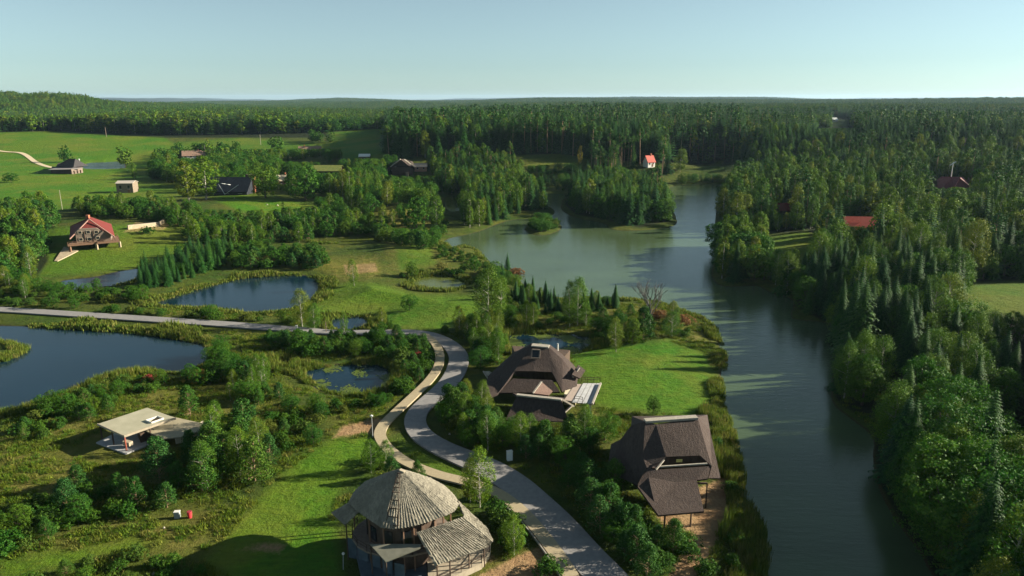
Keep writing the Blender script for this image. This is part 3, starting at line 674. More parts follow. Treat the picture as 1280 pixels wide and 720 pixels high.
# --- red roofed chalet
cl = root('red_roofed_chalet', ground(115, 304), 'timber chalet with dark red roof and raised deck on the left hillside', 'house'); gz = ORG[cl.name].z
zf = gz+1.9
V = [(110.5,273,gz+10),(113,271.5,gz+10),(102,286.5,gz+6.8),(124,285.5,gz+6.8),(87,298.5,gz+3.6),(143.5,296,gz+3.6),(139,280.5,gz+5.6),(88,283,gz+5.2),(111.5,275,gz+9.4)]
Fc = [(0,8,3,5,6,1),(0,7,4,2,8),(8,2,3),(0,1,7),(1,6,7)]
mb = MB(); mb.v = [tuple(Pz(*q)) for q in V]; mb.f = Fc; rf = mb.build('roof', redtile, cl); q = rf.modifiers.new('thickness', 'SOLIDIFY'); q.thickness = .35; q.offset = 0
mb = MB()
for p, q_ in (((111,274.2,gz+9.9),(87,298.8,gz+3.9)),((111.5,274.2,gz+9.9),(143.5,296.3,gz+3.9))): mb.beam(*P3(p, q_), .35, .35)
mb.build('bargeboard', surf('faded_bargeboard', (.22,.12,.10), (.30,.18,.15), 2), rf)
mb = MB(); p = Pz(110, 272.5, gz+10); mb.box(p, 1.1, 1.1, 1.2); mb.build('chimney', brick, rf)
A_, B_ = Pz(96, 303.5, zf), Pz(139, 300.5, zf); nrm_ = Vector((-(B_-A_).y, (B_-A_).x, 0)).normalized()
def wq(s, h, t=0): return A_.lerp(B_, s)+Vector((0, 0, h))+nrm_*t
mb = MB(); mb.prism([wq(0, 0), wq(1, 0), wq(1, 2.4), wq(.62, 5.2), wq(.12, 5.2), wq(0, 4.2)], nrm_*11); wl_ = mb.build('wall', greyw, cl)
for s, h in ((.13, 3.4), (.37, 3.4), (.13, .7), (.37, .7), (.62, .8), (.60, 3.2)):
    mb = MB(); mb.beam(wq(s-.05, h+.55, -.06), wq(s+.05, h+.55, -.06), .1, 1.1); wn = mb.build('window', glass, wl_)
    mb = MB()
    for e in (-.055, .055): mb.beam(wq(s+e, h, -.08), wq(s+e, h+1.1, -.08), .14, .16)
    for e in (0, 1.1): mb.beam(wq(s-.055, h+e, -.09), wq(s+.055, h+e, -.09), .14, .16)
    mb.build('frame', palew, wn)
for s in (.0, .25, .5): mb = MB(); mb.beam(wq(s+.0, 0, -.1), wq(s, 4.2 if s else 4, -.1), .22, .22); mb.build('timber_upright', wood, wl_)
dkp = P3((84.5,306,zf),(149.5,300.5,zf),(146,295,zf),(92,300,zf))
mb = MB(); mb.slab(dkp, .7); dk = mb.build('deck', brown, cl)
mb = MB(); railing(mb, [dkp[0], dkp[1], dkp[2]], zf, 1.0, 1.6); mb.build('railing', brown, dk)
for t in (.02, .53, .98): p = dkp[0].lerp(dkp[1], t); mb = MB(); g0 = h1(p.x, p.y+.4); mb.box((p.x, p.y+.5, g0-.5), .7, .7, zf-.6-g0+.5); mb.build('pillar', stone if t > .1 else brown, cl)
mb = MB(); a, b, c_, d = ground(80, 309), ground(98, 314), ground(72, 327), ground(68, 327); mb.prism([a+Vector((0,0,-.3)), b+Vector((0,0,-.3)), c_+Vector((0,0,-.3)), d+Vector((0,0,-.3))], (0, 0, .55)); mb.build('stone_ramp', stone, cl)
rw = root('retaining_wall', ground(168, 286), 'low pale stone retaining wall right of the red roofed chalet', 'wall')
mb = MB()
for (p, q_) in (((160,287),(176,285)),((176,285),(198,283)),((198,283),(206,278))):
    a, b = ground(*p), ground(*q_); mb.beam(a+Vector((0,0,.7)), b+Vector((0,0,.7)), .6, 2.0)
mb.build('wall', stone, rw); mb = MB(); a, b = ground(160, 287), ground(198, 283); mb.beam(a+Vector((0,0,1.8)), b+Vector((0,0,1.8)), .75, .2); mb.build('coping', conc, rw)

# --- dark roofed farm barn beside the reservoir
bn = root('farm_barn', ground(85, 213), 'farm barn with dark pyramid roof and lean-to beside the reservoir', 'barn')
g0 = ORG[bn.name].z
mb = MB(); mb.v = [tuple(Pz(*q)) for q in ((70,208.5,g0+5),(86,198.5,g0+11.5),(94,198.5,g0+11.5),(92,209,g0+5),(110,207,g0+4.2),(104,204.5,g0+4),(76,204,g0+5))]; mb.f = [(0,3,2,1),(3,4,5,2),(1,2,5,6),(0,1,6)]
rf = mb.build('roof', darkr, bn); q = rf.modifiers.new('thickness', 'SOLIDIFY'); q.thickness = .4; q.offset = 0
mb = MB(); mb.prism(P3((72,213.5,g0),(103,213.5,g0),(103,210.5,g0),(74,210.5,g0)), (0, 0, 4.6)); mb.build('wall', wood, bn)
mb = MB(); mb.slab(P3((60,212,g0+3.5),(70,209.5,g0+4.6),(104,209.5,g0+4.6),(91,211.5,g0+3.8)), .35); mb.build('lean_to_roof', surf('lean_to_sheets', (.22,.20,.20), (.30,.27,.26), .6), bn)
mb = MB(); mb.prism(P3((64,216.5,g0),(90,217.5,g0),(91,214,g0),(66,213.5,g0)), (0, 0, 3.4)); mb.build('lean_to_wall', wood, bn)
mb = MB(); mb.prism(P3((90,217.8,g0),(104,216,g0),(103,213.5,g0),(91,214.5,g0)), (0, 0, 3.9)); w_ = mb.build('boarded_wall', greyw, bn)
for k in range(3): mb = MB(); p = Pz(93+k*4, 217.2-k*.5, g0+.3); mb.box(p, 1.0, .2, 2.4, .15); mb.build('door', brown, bn)
mb = MB(); mb.tube(Pz(99, 203, g0+6), Pz(99, 199, g0+9), .5, .5, 6); mb.build('chimney', white, bn)

# --- smaller houses
def house(name, lab, u, v, w, l, hw, hr, rot, wm, rm, cat='house', wins=3, chim=None, over=.5, door=None, hip=0):
    p = ground(u, v); r = root(name, p, lab, cat); ca, sa = math.cos(rot), math.sin(rot)
    def q(x, y, z): return Vector((p.x+x*ca-y*sa, p.y+x*sa+y*ca, p.z+z))
    a, b = w/2, l/2; mb = MB()
    mb.prism([q(-a,-b,-.6), q(a,-b,-.6), q(a,b,-.6), q(-a,b,-.6)], (0, 0, hw+.6))
    for s in (-1, 1): mb.prism([q(s*(a-.02),-b,hw), q(s*(a-.02),b,hw), q(s*(a-.02),0,hw+hr-.1)], q(-s*.25,0,0)-q(0,0,0))
    wl_ = mb.build('wall', wm, r); mb = MB(); o = over; sl = hr/b
    i_ = hip*w
    for s in (-1, 1): mb.slab([q(-a-o,s*(b+o),hw-sl*o), q(a+o,s*(b+o),hw-sl*o), q(a+o-i_,0,hw+hr), q(-a-o+i_,0,hw+hr)], .22)
    if hip:
        for s in (-1, 1): mb.slab([q(s*(a+o),-b-o,hw-sl*o), q(s*(a+o),b+o,hw-sl*o), q(s*(a+o-i_),0,hw+hr)], .22)
    rf = mb.build('roof', rm, r)
    for k in range(wins):
        x = -a+w*(k+.5)/wins; mb = MB(); c0 = q(x, -b-.05, hw*.4); mb.box(c0, w*.09+.3, .15, hw*.35, rot); wn = mb.build('window', glass, wl_)
        mb = MB(); mb.box(q(x, -b-.14, hw*.4-.12), w*.09+.5, .2, .14, rot); mb.build('sill', white, wn)
    if door is not None: mb = MB(); mb.box(q(door, -b-.06, 0), 1.4, .16, 2.2, rot); mb.build('door', brown, wl_)
    if chim: mb = MB(); mb.box(q(chim, 0, hw+hr-.6), .9, .9, 1.9, rot); mb.build('chimney', brick, rf)
    return r
pk = surf('pale_render', (.34,.31,.26), (.43,.40,.35), .5)
house('stone_hut', 'pale boxy hut with low grey roof among bushes below the reservoir', 160, 240, 10, 9, 6.2, 1.2, .12, surf('hut_boards', (.15,.115,.085), (.21,.17,.13), .7, .9, .02, (1,1,5)), surf('hut_roof', (.34,.30,.26), (.42,.38,.33), 1), 'hut', 2, None, .4, 2.4)
house('farmhouse', 'long farmhouse with brown roof and white gable above the tall olive tree', 243, 198, 20, 9, 3.4, 4.2, .35, white, brownr, 'house', 4, 4, .7)
house('tiled_barn', 'left and lower of the twin barns with greyish brown roofs', 363, 201, 16, 9, 3.0, 4.0, .25, greyw, surf('grey_brown_roof', (.25,.19,.16), (.34,.27,.23), .8), 'barn', 3)
house('long_barn', 'right and higher of the twin barns with reddish brown roof', 388, 194, 20, 10, 4.2, 4.2, .2, pk, brownr, 'barn', 4, -5)
house('turf_roofed_house', 'low house with grassy turf roof and dark veranda in the village', 410, 219, 20, 13, 4.2, 3.2, -.02, wood, turf, 'house', 5, None, 1.0)
house('small_tan_house', 'small tan roofed house half hidden between two big village trees', 354, 231, 9, 8, 3.6, 3.4, .6, brown, surf('tan_roof', (.30,.26,.18), (.38,.33,.24), 1), 'house', 2, 2)
house('white_lake_house', 'small white house with bright red roof under the tall pines', 811, 208, 6.5, 6, 4.0, 4.2, .5, white, redb, 'house', 2, 1.5, .6, 1)
house('black_roofed_house', 'wide house with sagging black roof in the village', 291, 242, 25, 14, 3.0, 7.0, -.12, blackm, blackm, 'house', 3, None, .9)
mb = MB(); r_ = bpy.data.objects['black_roofed_house']; o_ = ORG['black_roofed_house']
for (p, q_) in (((281,243,3.6),(273,230,9.6)),((281,243,3.6),(298,231,9.8)),((276,229,9.9),(288,231,8.5))): mb.beam(Pz(p[0], p[1], o_.z+p[2]-1.5), Pz(q_[0], q_[1], o_.z+q_[2]-2), .3, .25)
mb.build('roof_batten', surf('pale_batten', (.4,.42,.42), (.5,.52,.52), 1), r_)
bt = root('brick_chimney_tower', ground(313, 241), 'free standing reddish brick tower beside the black roofed house', 'tower'); p = ORG[bt.name]
mb = MB(); mb.prism([p+Vector((-2.2,-1.5,-.5)), p+Vector((3.4,-1.5,-.5)), p+Vector((3.0,1.8,-.5)), p+Vector((-2.0,1.8,-.5))], (.3, 0, 10)); mb.build('shaft', brick, bt)
mb = MB(); mb.box(p+Vector((.6, .2, 9.5)), 4.4, 3.2, 1.6); mb.build('top', wood, bt)
mb = MB(); mb.box(p+Vector((-.6, -1.6, .2)), 1.6, .3, 2.4); mb.build('door', pk, bt)
rr = house('red_hillside_house', 'bright red roofed house deep in the right hillside wood', 1072, 297, 11.5, 9, 4.2, 4.6, -.1, wood, redb, 'house', 2, None, .9)
p = ORG[rr.name]; mb = MB(); mb.slab([p+Vector((-7.2,-5.6,4.0)), p+Vector((-1.0,-3.2,6.8)), p+Vector((-7.0,-1.0,6.6))], .25); mb.build('porch_roof', redb, rr)
rm_ = house('maroon_roofed_house', 'wide maroon roofed house high in the right hillside wood', 1187, 243, 17, 12, 4.5, 5.5, -.25, wood, maroon, 'house', 4, None, .9, None, .22)
p = ORG[rm_.name]; mb = MB(); mb.slab([p+Vector((-3,-8,4.6)), p+Vector((2,-4,9.6)), p+Vector((-1.5,-1.5,9.8))], .25); mb.slab([p+Vector((2,-4,9.6)), p+Vector((7,-8.5,4.6)), p+Vector((4,-1.5,9.8))], .25); mb.build('gable_roof', maroon, rm_)
mb = MB(); mb.tube(p+Vector((.5, 2, 9)), p+Vector((.5, 2, 18)), .25, .2, 6); mb.beam(p+Vector((-1.2, 2, 16.2)), p+Vector((2, 2, 18.2)), .4, .5); am = mb.build('mast', white, None)
am.name = 'white_mast'; tag(am, 'white mast with slanting arm above the maroon roofed house', 'mast')
house('small_red_shed', 'small red roofed shed in the shade left of the bright red roofed house', 978, 268, 7, 6, 2.8, 3, .1, wood, redtile, 'shed', 1)
# thatched A-frame in the village
ta = root('thatched_village_house', ground(504, 224), 'dark thatched house with pale rafters at the foot of the forest', 'house'); g0 = ORG[ta.name].z
V = [(501,199.3,g0+13.5),(505,198.8,g0+13.5),(488,208.5,g0+7.5),(517,209.5,g0+7),(484,216,g0+3.5),(520,214,g0+3.5),(498,207.5,g0+8.5),(512,207.5,g0+8.5),(524,205,g0+5),(482,205,g0+5)]
mb = MB(); mb.v = [tuple(Pz(*q)) for q in V]; mb.f = [(0,6,7,1),(0,2,4,9),(1,8,5,3),(0,1,8,9),(6,0,2),(1,3,7)]
rf = mb.build('roof', thatch, ta); q = rf.modifiers.new('thickness', 'SOLIDIFY'); q.thickness = .5; q.offset = 0
mb = MB(); mb.beam(*P3((500.5,199,g0+13.9),(488,208.5,g0+8)), .9, .6); mb.beam(*P3((505,199,g0+13.9),(519,209,g0+7.6)), .9, .6); mb.beam(*P3((489,213,g0+5),(496,207,g0+8.6)), .8, .6); mb.build('rafter', cap_m, rf)
mb = MB(); mb.prism(P3((490,222,g0),(516,222,g0),(517,219,g0),(489,219,g0)), (0, 0, 7.5)); mb.build('wall', wood, ta)
mb = MB(); p = Pz(509, 222, g0+1.5); mb.box(p, 2, .3, 4); mb.build('door', greyw, ta)
house('village_outbuilding', 'small reddish outbuilding right of the dark thatched village house', 526, 213, 9, 6, 3.2, 2.2, .1, surf('reddish_wall', (.32,.17,.12), (.42,.24,.17), .8), surf('grey_tan_roof', (.30,.24,.2), (.4,.33,.28), 1), 'shed', 2)
house('far_greenhouse', 'long whitish building on the skyline above the right hillside', 1031, 152, 34, 12, 3, 3, 0, white, surf('white_sheets', (.6,.62,.6), (.7,.72,.7), .3), 'building', 3)
house('white_cabin', 'tiny white roofed cabin behind the village birches', 456, 199, 8, 6, 2.6, 1.6, .1, wood, white, 'cabin', 1)
# --- street furniture and small things
def pole(name, lab, cat, u, v, h, mat, arm=0, r=.12, head=None):
    p = ground(u, v); o = root(name, p, lab, cat); mb = MB(); mb.tube(p+Vector((0,0,-.3)), p+Vector((0,0,h)), r, r*.7, 6); s = mb.build('pole', mat, o)
    if arm: mb = MB(); mb.beam(p+Vector((-arm/2,0,h-.5)), p+Vector((arm/2,0,h-.5)), .15, .15); mb.build('crossarm', mat, o)
    if head: mb = MB(); mb.box(p+Vector((0,-.15,h)), head, head*.7, .18); mb.tube(p+Vector((0,-.15,h+.18)), p+Vector((0,-.15,h+.3)), head*.35, head*.15, 8); mb.build('lamp_head', white, o)
    return o
pole('street_lamp', 'thin white headed street lamp at the sandy corner of the footpath', 'street lamp', 466, 547, 4.2, metal, 0, .08, .5)
pole('wooden_post', 'bare wooden post beside the roadside pond', 'post', 408, 417, 3.2, greyw, 0, .12)
pole('utility_pole', 'utility pole on the green field in front of the dark wood', 'utility pole', 133, 171, 11, greyw, 2.4, .35)
pole('utility_pole', 'thin pale pole at the bottom edge of the left field', 'utility pole', 78, 262, 10, conc, 0, .14)
pole('utility_pole', 'tall pole among the trees right of the white masted thatched village house', 'utility pole', 544, 215, 12, conc, 1.6, .3)
pole('utility_pole', 'dead grey mast in the dark gap of the right hillside wood', 'mast', 1203, 200, 16, greyw, 0, .3)
pole('utility_pole', 'thin pole above the lawn behind the village', 'utility pole', 326, 181, 11, conc, 0, .25)
def crate(name, lab, cat, u, v, w, d, h, m1, m2, rot=0):
    p = ground(u, v); o = root(name, p, lab, cat); mb = MB(); mb.box(p+Vector((0,0,-.05)), w, d, h, rot); mb.build('body', m1, o)
    mb = MB(); mb.box(p+Vector((0,0,h-.05)), w*1.08, d*1.08, h*.09, rot); mb.build('lid', m2, o); return o
crate('utility_cabinet', 'white box standing at the edge of the scrub beside the red barrel', 'cabinet', 222, 647, .75, .6, 1.0, surf('grey_white_paint', (.2,.22,.22), (.26,.28,.28), 1), white, .1)
rb = root('red_barrel', ground(237.5, 647), 'small red barrel on the grass right of the white box', 'barrel'); p = ORG[rb.name]
mb = MB(); mb.tube(p, p+Vector((0,0,.95)), .27, .36, 12); mb.build('body', red, rb); mb = MB(); mb.tube(p+Vector((0,0,.95)), p+Vector((0,0,1.02)), .38, .34, 12); mb.build('rim', surf('dark_rim', (.2,.02,.03), (.25,.03,.04), 1), rb)
crate('meter_cabinet', 'white cabinet in the shade at the edge of the winding road', 'cabinet', 637, 575, .9, .6, 1.6, surf('pale_cabinet', (.55,.6,.62), (.65,.7,.72), 1), white, .3)
crate('marker_post', 'short white marker post on the verge of the upper road', 'post', 371, 414, .5, .4, 1.5, white, white)
for u, v, s, l_ in ((293,248,.9,'white boulder on the lawn below the black roofed house'),(334,256,1.0,'pale boulder in the middle of the village lawn'),(347,257,1.3,'tan boulder beside the pond at the village lawn'),(192,718,.55,'white stone in the bushes at the bottom edge'),(205,660,.4,'white stone on the grass below the white box'),(107,716,.6,'pale stone at the bottom left'),(562,543,.5,'pale stone on the verge in front of the young plantation')):
    p = ground(u, v); mb = MB(); n0 = 8
    for k in range(4): mb.tube(p+Vector((0,0,s*(-.2+k*.2))), p+Vector((.03*k,0,s*(k*.2))), s*.5*math.cos(k*.38), s*.5*math.cos((k+1)*.38), n0)
    o = mb.build('boulder', conc, None); tag(o, l_, 'boulder')
# dead tree on the lake shore
dt = root('dead_tree', ground(812, 412), 'bare grey dead tree with spreading branches on the lake shore', 'dead tree'); p = ORG[dt.name]; rd = random.Random(5)
def limb(mb, a, d, L_, r, dep):
    b = a+d*L_; mb.tube(a, b, r, r*.62, 5)
    if dep:
        for k in range(3 if dep > 1 else 3):
            nd = (d+Vector((rd.uniform(-.6,.6), rd.uniform(-.6,.6), rd.uniform(.1,.6)))).normalized(); limb(mb, a.lerp(b, rd.uniform(.55, 1)), nd, L_*rd.uniform(.55,.85), r*.6, dep-1)
mb = MB(); limb(mb, p+Vector((0,0,-.3)), Vector((-.03,0,1)), 6.6, .34, 0); mb.build('trunk', M['deadwood'], dt)
for k in range(7):
    a_ = k*.9; mb = MB(); limb(mb, p+Vector((-.1,0,3.2+k*.5)), Vector((math.cos(a_)*.55, math.sin(a_)*.4, 1.1)).normalized(), 3.6, .15, 3); mb.build('branch', M['deadwood'], dt)
# ------------------------------------------------------------------ foliage meshes
def leaves(P, Nn, size, jit=.5, r=rng, asp=.62):
    n = len(P); Nn = Nn+r.normal(0, jit, (n, 3)); Nn /= np.linalg.norm(Nn, axis=1)[:, None]+1e-9
    a = np.cross(Nn, r.normal(0, 1, (n, 3))); a /= np.linalg.norm(a, axis=1)[:, None]+1e-9; b = np.cross(Nn, a)
    s = (size*r.uniform(.6, 1.25, n))[:, None]
    V = np.stack([P-a*s*.5, P+b*s*asp*.5, P+a*s*.5, P-b*s*asp*.5], 1)
    return V.reshape(-1, 3)
def quads(V):
    return np.arange(len(V)).reshape(-1, 4)
def clumped(C, rad, per, size, ctr, flat=1.0, jit=.45):
    K = len(C); Dv = rng.normal(0, 1, (K*per, 3)); Dv /= np.linalg.norm(Dv, axis=1)[:, None]
    rr = np.repeat(rad, per)*rng.uniform(.45, 1.05, K*per)
    P = np.repeat(C, per, 0)+Dv*rr[:, None]*np.array([1, 1, flat])
    out = P-ctr; out /= np.linalg.norm(out, axis=1)[:, None]+1e-9
    keep = (Dv*out).sum(1) > -.55
    P, Dv, out = P[keep], Dv[keep], out[keep]
    return leaves(P, Dv*.7+out*.6, size, jit)
def fib(n, jit=.25):
    i = np.arange(n)+.5; ph = np.arccos(1-2*i/n); th = math.pi*(1+5**.5)*i
    d = np.stack([np.cos(th)*np.sin(ph), np.sin(th)*np.sin(ph), np.cos(ph)], 1)+rng.normal(0, jit, (n, 3))
    return d/np.linalg.norm(d, axis=1)[:, None]
def tubes(segs, n=5):
    V, F = [], []
    for p0, p1, r0, r1 in segs:
        p0 = np.array(p0, float); p1 = np.array(p1, float); d = p1-p0; d /= np.linalg.norm(d)+1e-9
        a = np.cross(d, [0.3, .9, .1]); a /= np.linalg.norm(a)+1e-9; b = np.cross(d, a); k = len(V)
        for p, r_ in ((p0, r0), (p1, r1)):
            for j in range(n):
                an = 2*math.pi*j/n; V.append(p+(a*math.cos(an)+b*math.sin(an))*r_)
        for j in range(n): F.append((k+j, k+(j+1) % n, k+n+(j+1) % n, k+n+j))
    return np.array(V), np.array(F)
# every generator gives (crown vertices, trunk segments) for a tree one metre... see height h
def g_spruce(h, r, lod):
    lv, nb, K = [(34, 10, 4), (22, 9, 2), (11, 7, 1)][lod]; V = []
    base = .04*h
    for k in range(lv):
        t = k/lv; z = base+(h-base)*t**.92; rad0 = r*(1-t)**.85+.03*r
        for j in range(nb):
            az = 2*math.pi*(j+.5*(k % 2)+rng.uniform(-.3, .3))/nb; rad = rad0*rng.uniform(.7, 1.15)
            d = np.array([math.cos(az), math.sin(az), 0]); sd_ = np.array([-d[1], d[0], 0])
            for q in range(K):
                s0 = (q+.2)/K if K > 1 else .12; s1 = min(1, s0+1.2/K) if K > 1 else 1.0
                dr = lambda s: -.38*rad*s*s+.10*rad*s
                p0 = d*rad*s0+[0, 0, z+dr(s0)]; p1 = d*rad*s1+[0, 0, z+dr(s1)-.04*rad]
                w = (.30 if K > 1 else .42)*rad*(1.15-s0)*rng.uniform(.7, 1.2)+.05
                for sg in ((-1, 1) if K > 1 else (1,)):
                    if K > 1:
                        tip = p1*.75+p0*.25+sd_*sg*w+[0, 0, -.35*w]
                        V += [p0, p0*.4+p1*.6+sd_*sg*w*.5, tip, p1]
                    else:
                        V += [p0, p0*.45+p1*.55+sd_*w+[0, 0, -.3*w], p1, p0*.45+p1*.55-sd_*w+[0, 0, -.3*w]]
    V += [[0, 0, h*1.02], [.05*r, 0, h*.94], [0, 0, h*.90], [-.05*r, 0, h*.94]]
    return np.array(V), [((0, 0, -.3), (0, 0, h*.96), .013*h+.03, .01)]
def g_pine_young(h, r, lod):
    K, per, sz = [(130, 42, .23), (90, 26, .36), (40, 12, .7)][lod]; sz *= h/6
    t = rng.uniform(0, 1, K)**.8; z = h*(.08+.90*t); rr = r*np.clip((1-t)**.6+.12, 0, 1)*rng.uniform(.35, 1, K)**.6; az = rng.uniform(0, 2*math.pi, K)
    C = np.stack([rr*np.cos(az), rr*np.sin(az), z], 1)
    V = clumped(C, .17*h*(1-.5*t)*rng.uniform(.6, 1.1, K), per, sz, np.array([0, 0, h*.45]), .7, .6)
    seg = [((0, 0, -.3), (0, 0, h*.9), .02*h, .01)]
    for c in C[::3]: seg.append(((0, 0, max(.1*h, c[2]-.12*h)), tuple(c), .006*h, .003*h))
    return V, seg
def g_pine_tall(h, r, lod):
    K, per, sz = [(50, 70, .36), (34, 36, .60), (16, 14, 1.2)][lod]; sz *= h/20
    t = rng.uniform(0, 1, K); z = h*(.58+.40*t); rr = r*(1-.75*t**1.6)*rng.uniform(.2, 1, K)**.6; az = rng.uniform(0, 6.28, K)
    C = np.stack([rr*np.cos(az), rr*np.sin(az), z], 1)
    V = clumped(C, r*.40*rng.uniform(.6, 1.1, K), per, sz, np.array([0, 0, h*.74]), .6, .5)
    seg = [((0, 0, -.3), (0, 0, h*.55), .014*h, .010*h), ((0, 0, h*.55), (.02*h, 0, h*.95), .010*h, .003*h)]
    for c in C[::4]: seg.append(((0, 0, c[2]-.05*h), tuple(c), .004*h, .002*h))
    return V, seg
def g_birch(h, r, lod):
    K, per, sz = [(180, 50, .22), (130, 28, .40), (48, 14, .95)][lod]; sz *= h/12
    t = rng.uniform(0, 1, K)**1.15; z = h*(.13+.85*t); prof = np.sin(np.clip(t*.88+.10, 0, 1)*math.pi)**.7
    rr = r*prof*rng.uniform(.3, 1.05, K)**.55; az = rng.uniform(0, 6.28, K)
    C = np.stack([rr*np.cos(az), rr*np.sin(az), z], 1)
    V = clumped(C, r*.30*rng.uniform(.6, 1.15, K), per, sz, np.array([0, 0, h*.52]), 1.35, .55)
    seg = [((0, 0, -.3), (.01*h, 0, h*.5), .0125*h, .008*h), ((.01*h, 0, h*.5), (0, .01*h, h*.93), .008*h, .002*h)]
    for c in C[::6]: seg.append(((0, 0, c[2]-.10*h), tuple(c), .0035*h, .0015*h))
    return V, seg
def g_broad(h, r, lod):
    nl, sub, per, sz = [(13, 30, 40, .28), (12, 24, 24, .48), (9, 11, 12, 1.05)][lod]; sz *= h/11
    d = fib(nl, .3); ctr = np.array([0, 0, h*.52]); L = ctr+d*np.array([r*.60, r*.60, h*.33]); lr = r*rng.uniform(.36, .52, nl)
    C = []
    for c, q in zip(L, lr): C.append(c+fib(sub, .3)*q*[1, 1, .9])
    C = np.concatenate(C); ok = np.ones(len(C), bool)
    for c, q in zip(L, lr): ok &= np.linalg.norm(C-c, axis=1) > q*.62
    C = C[ok]
    V = clumped(C, r*.15*rng.uniform(.7, 1.3, len(C)), per, sz, ctr, .9, .5)
    seg = [((0, 0, -.3), (0, 0, h*.34), .026*h, .018*h)]
    for c in L: seg.append(((0, 0, h*.3), tuple(c), .011*h, .004*h))
    return V, seg
def g_shrub(h, r, lod):
    nl, sub, per, sz = [(9, 15, 32, .21), (8, 11, 16, .36), (6, 6, 8, .7)][lod]; sz *= h/3
    az = rng.uniform(0, 6.28, nl); q = rng.uniform(.1, .75, nl)*r
    L = np.stack([q*np.cos(az), q*np.sin(az), h*(.30+.32*rng.uniform(0, 1, nl))*(1-.3*q/r)], 1); lr = rng.uniform(.28, .48, nl)*min(h, r)*1.1
    C = np.concatenate([c+fib(sub, .35)*k for c, k in zip(L, lr)]); C = C[C[:, 2] > .06*h]
    V = clumped(C, .16*r*rng.uniform(.6, 1.3, len(C)), per, sz, np.array([0, 0, h*.2]), 1.0, .6)
    seg = [((0, 0, -.2), tuple(c), .012*h, .006*h) for c in L]
    return V, seg
KINDS = {  # name: generator, height, radius, crown material, trunk material, object name, part name
 'spruce': (g_spruce, 14, 3.0, 'spruce', 'bark', 'spruce_tree'), 'pine': (g_pine_tall, 22, 3.3, 'pine', 'pinebark', 'tall_pine_tree'),
 'young_pine': (g_pine_young, 6, 2.1, 'pine', 'pinebark', 'young_pine_tree'), 'birch': (g_birch, 12, 2.4, 'birch', 'birchbark', 'birch_tree'),
 'broad': (g_broad, 11, 4.4, 'broad', 'bark', 'broadleaf_tree'), 'shrub': (g_shrub, 3, 2.1, 'shrub', 'bark', 'leafy_shrub')}
NV = {0: 4, 1: 4, 2: 4}; PROTO = {}
lib = bpy.data.collections.new('plant_forms'); LIBIDX = {}; _names = []
for kd, (gen, h, r, cm, tm, nm) in KINDS.items():
    for lod in (0, 1, 2):
        for v in range(NV[lod]):
            V, seg = gen(h*rng.uniform(.94, 1.06), r*rng.uniform(.88, 1.14), lod)
            TV, TF = tubes(seg if lod < 2 else seg[:2], 6 if lod == 0 else 4)
            Fq = quads(V); rn = rng.uniform(0, 1, len(Fq))
            crown = trunk = None
            if lod < 2:
                crown = np_mesh('crown', V, Fq, [M[cm]], attrs={'rnd': ('FACE', 'FLOAT', rn.astype(np.float32))})
                trunk = np_mesh('trunk', TV, TF, [M[tm]])
            both = np_mesh('plant', np.concatenate([V, TV]), np.concatenate([Fq, TF+len(V)]), [M[cm], M[tm]],
                           np.concatenate([np.zeros(len(Fq)), np.ones(len(TF))]), {'rnd': ('FACE', 'FLOAT', np.concatenate([rn, np.zeros(len(TF))]).astype(np.float32))})
            PROTO[kd, lod, v] = (crown, trunk, both)
            on = 'form_%03d' % len(_names); _names.append(on); o = bpy.data.objects.new(on, both); lib.objects.link(o)
            LIBIDX[kd, lod, v] = len(_names)-1
# far clumps of canopy: several crowns in one form
for v in range(4):
    Vs, ms = [], []
    for q in range(9):
        sprc = rng.uniform() < .62
        V, _ = (g_spruce(rng.uniform(15, 22), 2.8, 2) if sprc else g_birch(rng.uniform(13, 19), 3.0, 2))
        V = V+[rng.uniform(-8, 8), rng.uniform(-8, 8), -1]; Vs.append(V); ms.append(np.full(len(V)//4, 0 if sprc else 1))
    V = np.concatenate(Vs); me = np_mesh('far_clump', V, quads(V), [M['spruce'], M['birch']], np.concatenate(ms), {'rnd': ('FACE', 'FLOAT', rng.uniform(0, 1, len(V)//4).astype(np.float32))})
    on = 'form_%03d' % len(_names); _names.append(on); o = bpy.data.objects.new(on, me); lib.objects.link(o); LIBIDX['clump', 0, v] = len(_names)-1
def blades(nb, h, w, spread, lean=.25):
    V = []
    for _ in range(nb):
        a = rng.uniform(0, 6.28); q = spread*rng.uniform(0, 1)**.5; p = np.array([q*math.cos(a), q*math.sin(a), -.05]); f = rng.uniform(0, 6.28)
        s = np.array([math.cos(f), math.sin(f), 0])*w/2; hh = h*rng.uniform(.6, 1.1); t = p+[rng.normal(0, lean)*hh, rng.normal(0, lean)*hh, hh]
        V += [p-s, p+s, (p+t)/2+s+[0, 0, .1*hh], t]
    return np.array(V)
for kd, args in (('reed', (46, 1.8, .10, .75, .10)), ('grass', (40, .50, .07, .55, .35)), ('reedfar', (14, 1.9, .30, 1.1, .08))):
    for v in range(3):
        V = blades(*args); me = np_mesh(kd, V, quads(V), [M['grass' if kd == 'grass' else 'reed']], attrs={'rnd': ('FACE', 'FLOAT', rng.uniform(0, 1, len(V)//4).astype(np.float32))})
        on = 'form_%03d' % len(_names); _names.append(on); o = bpy.data.objects.new(on, me); lib.objects.link(o); LIBIDX[kd, 0, v] = len(_names)-1

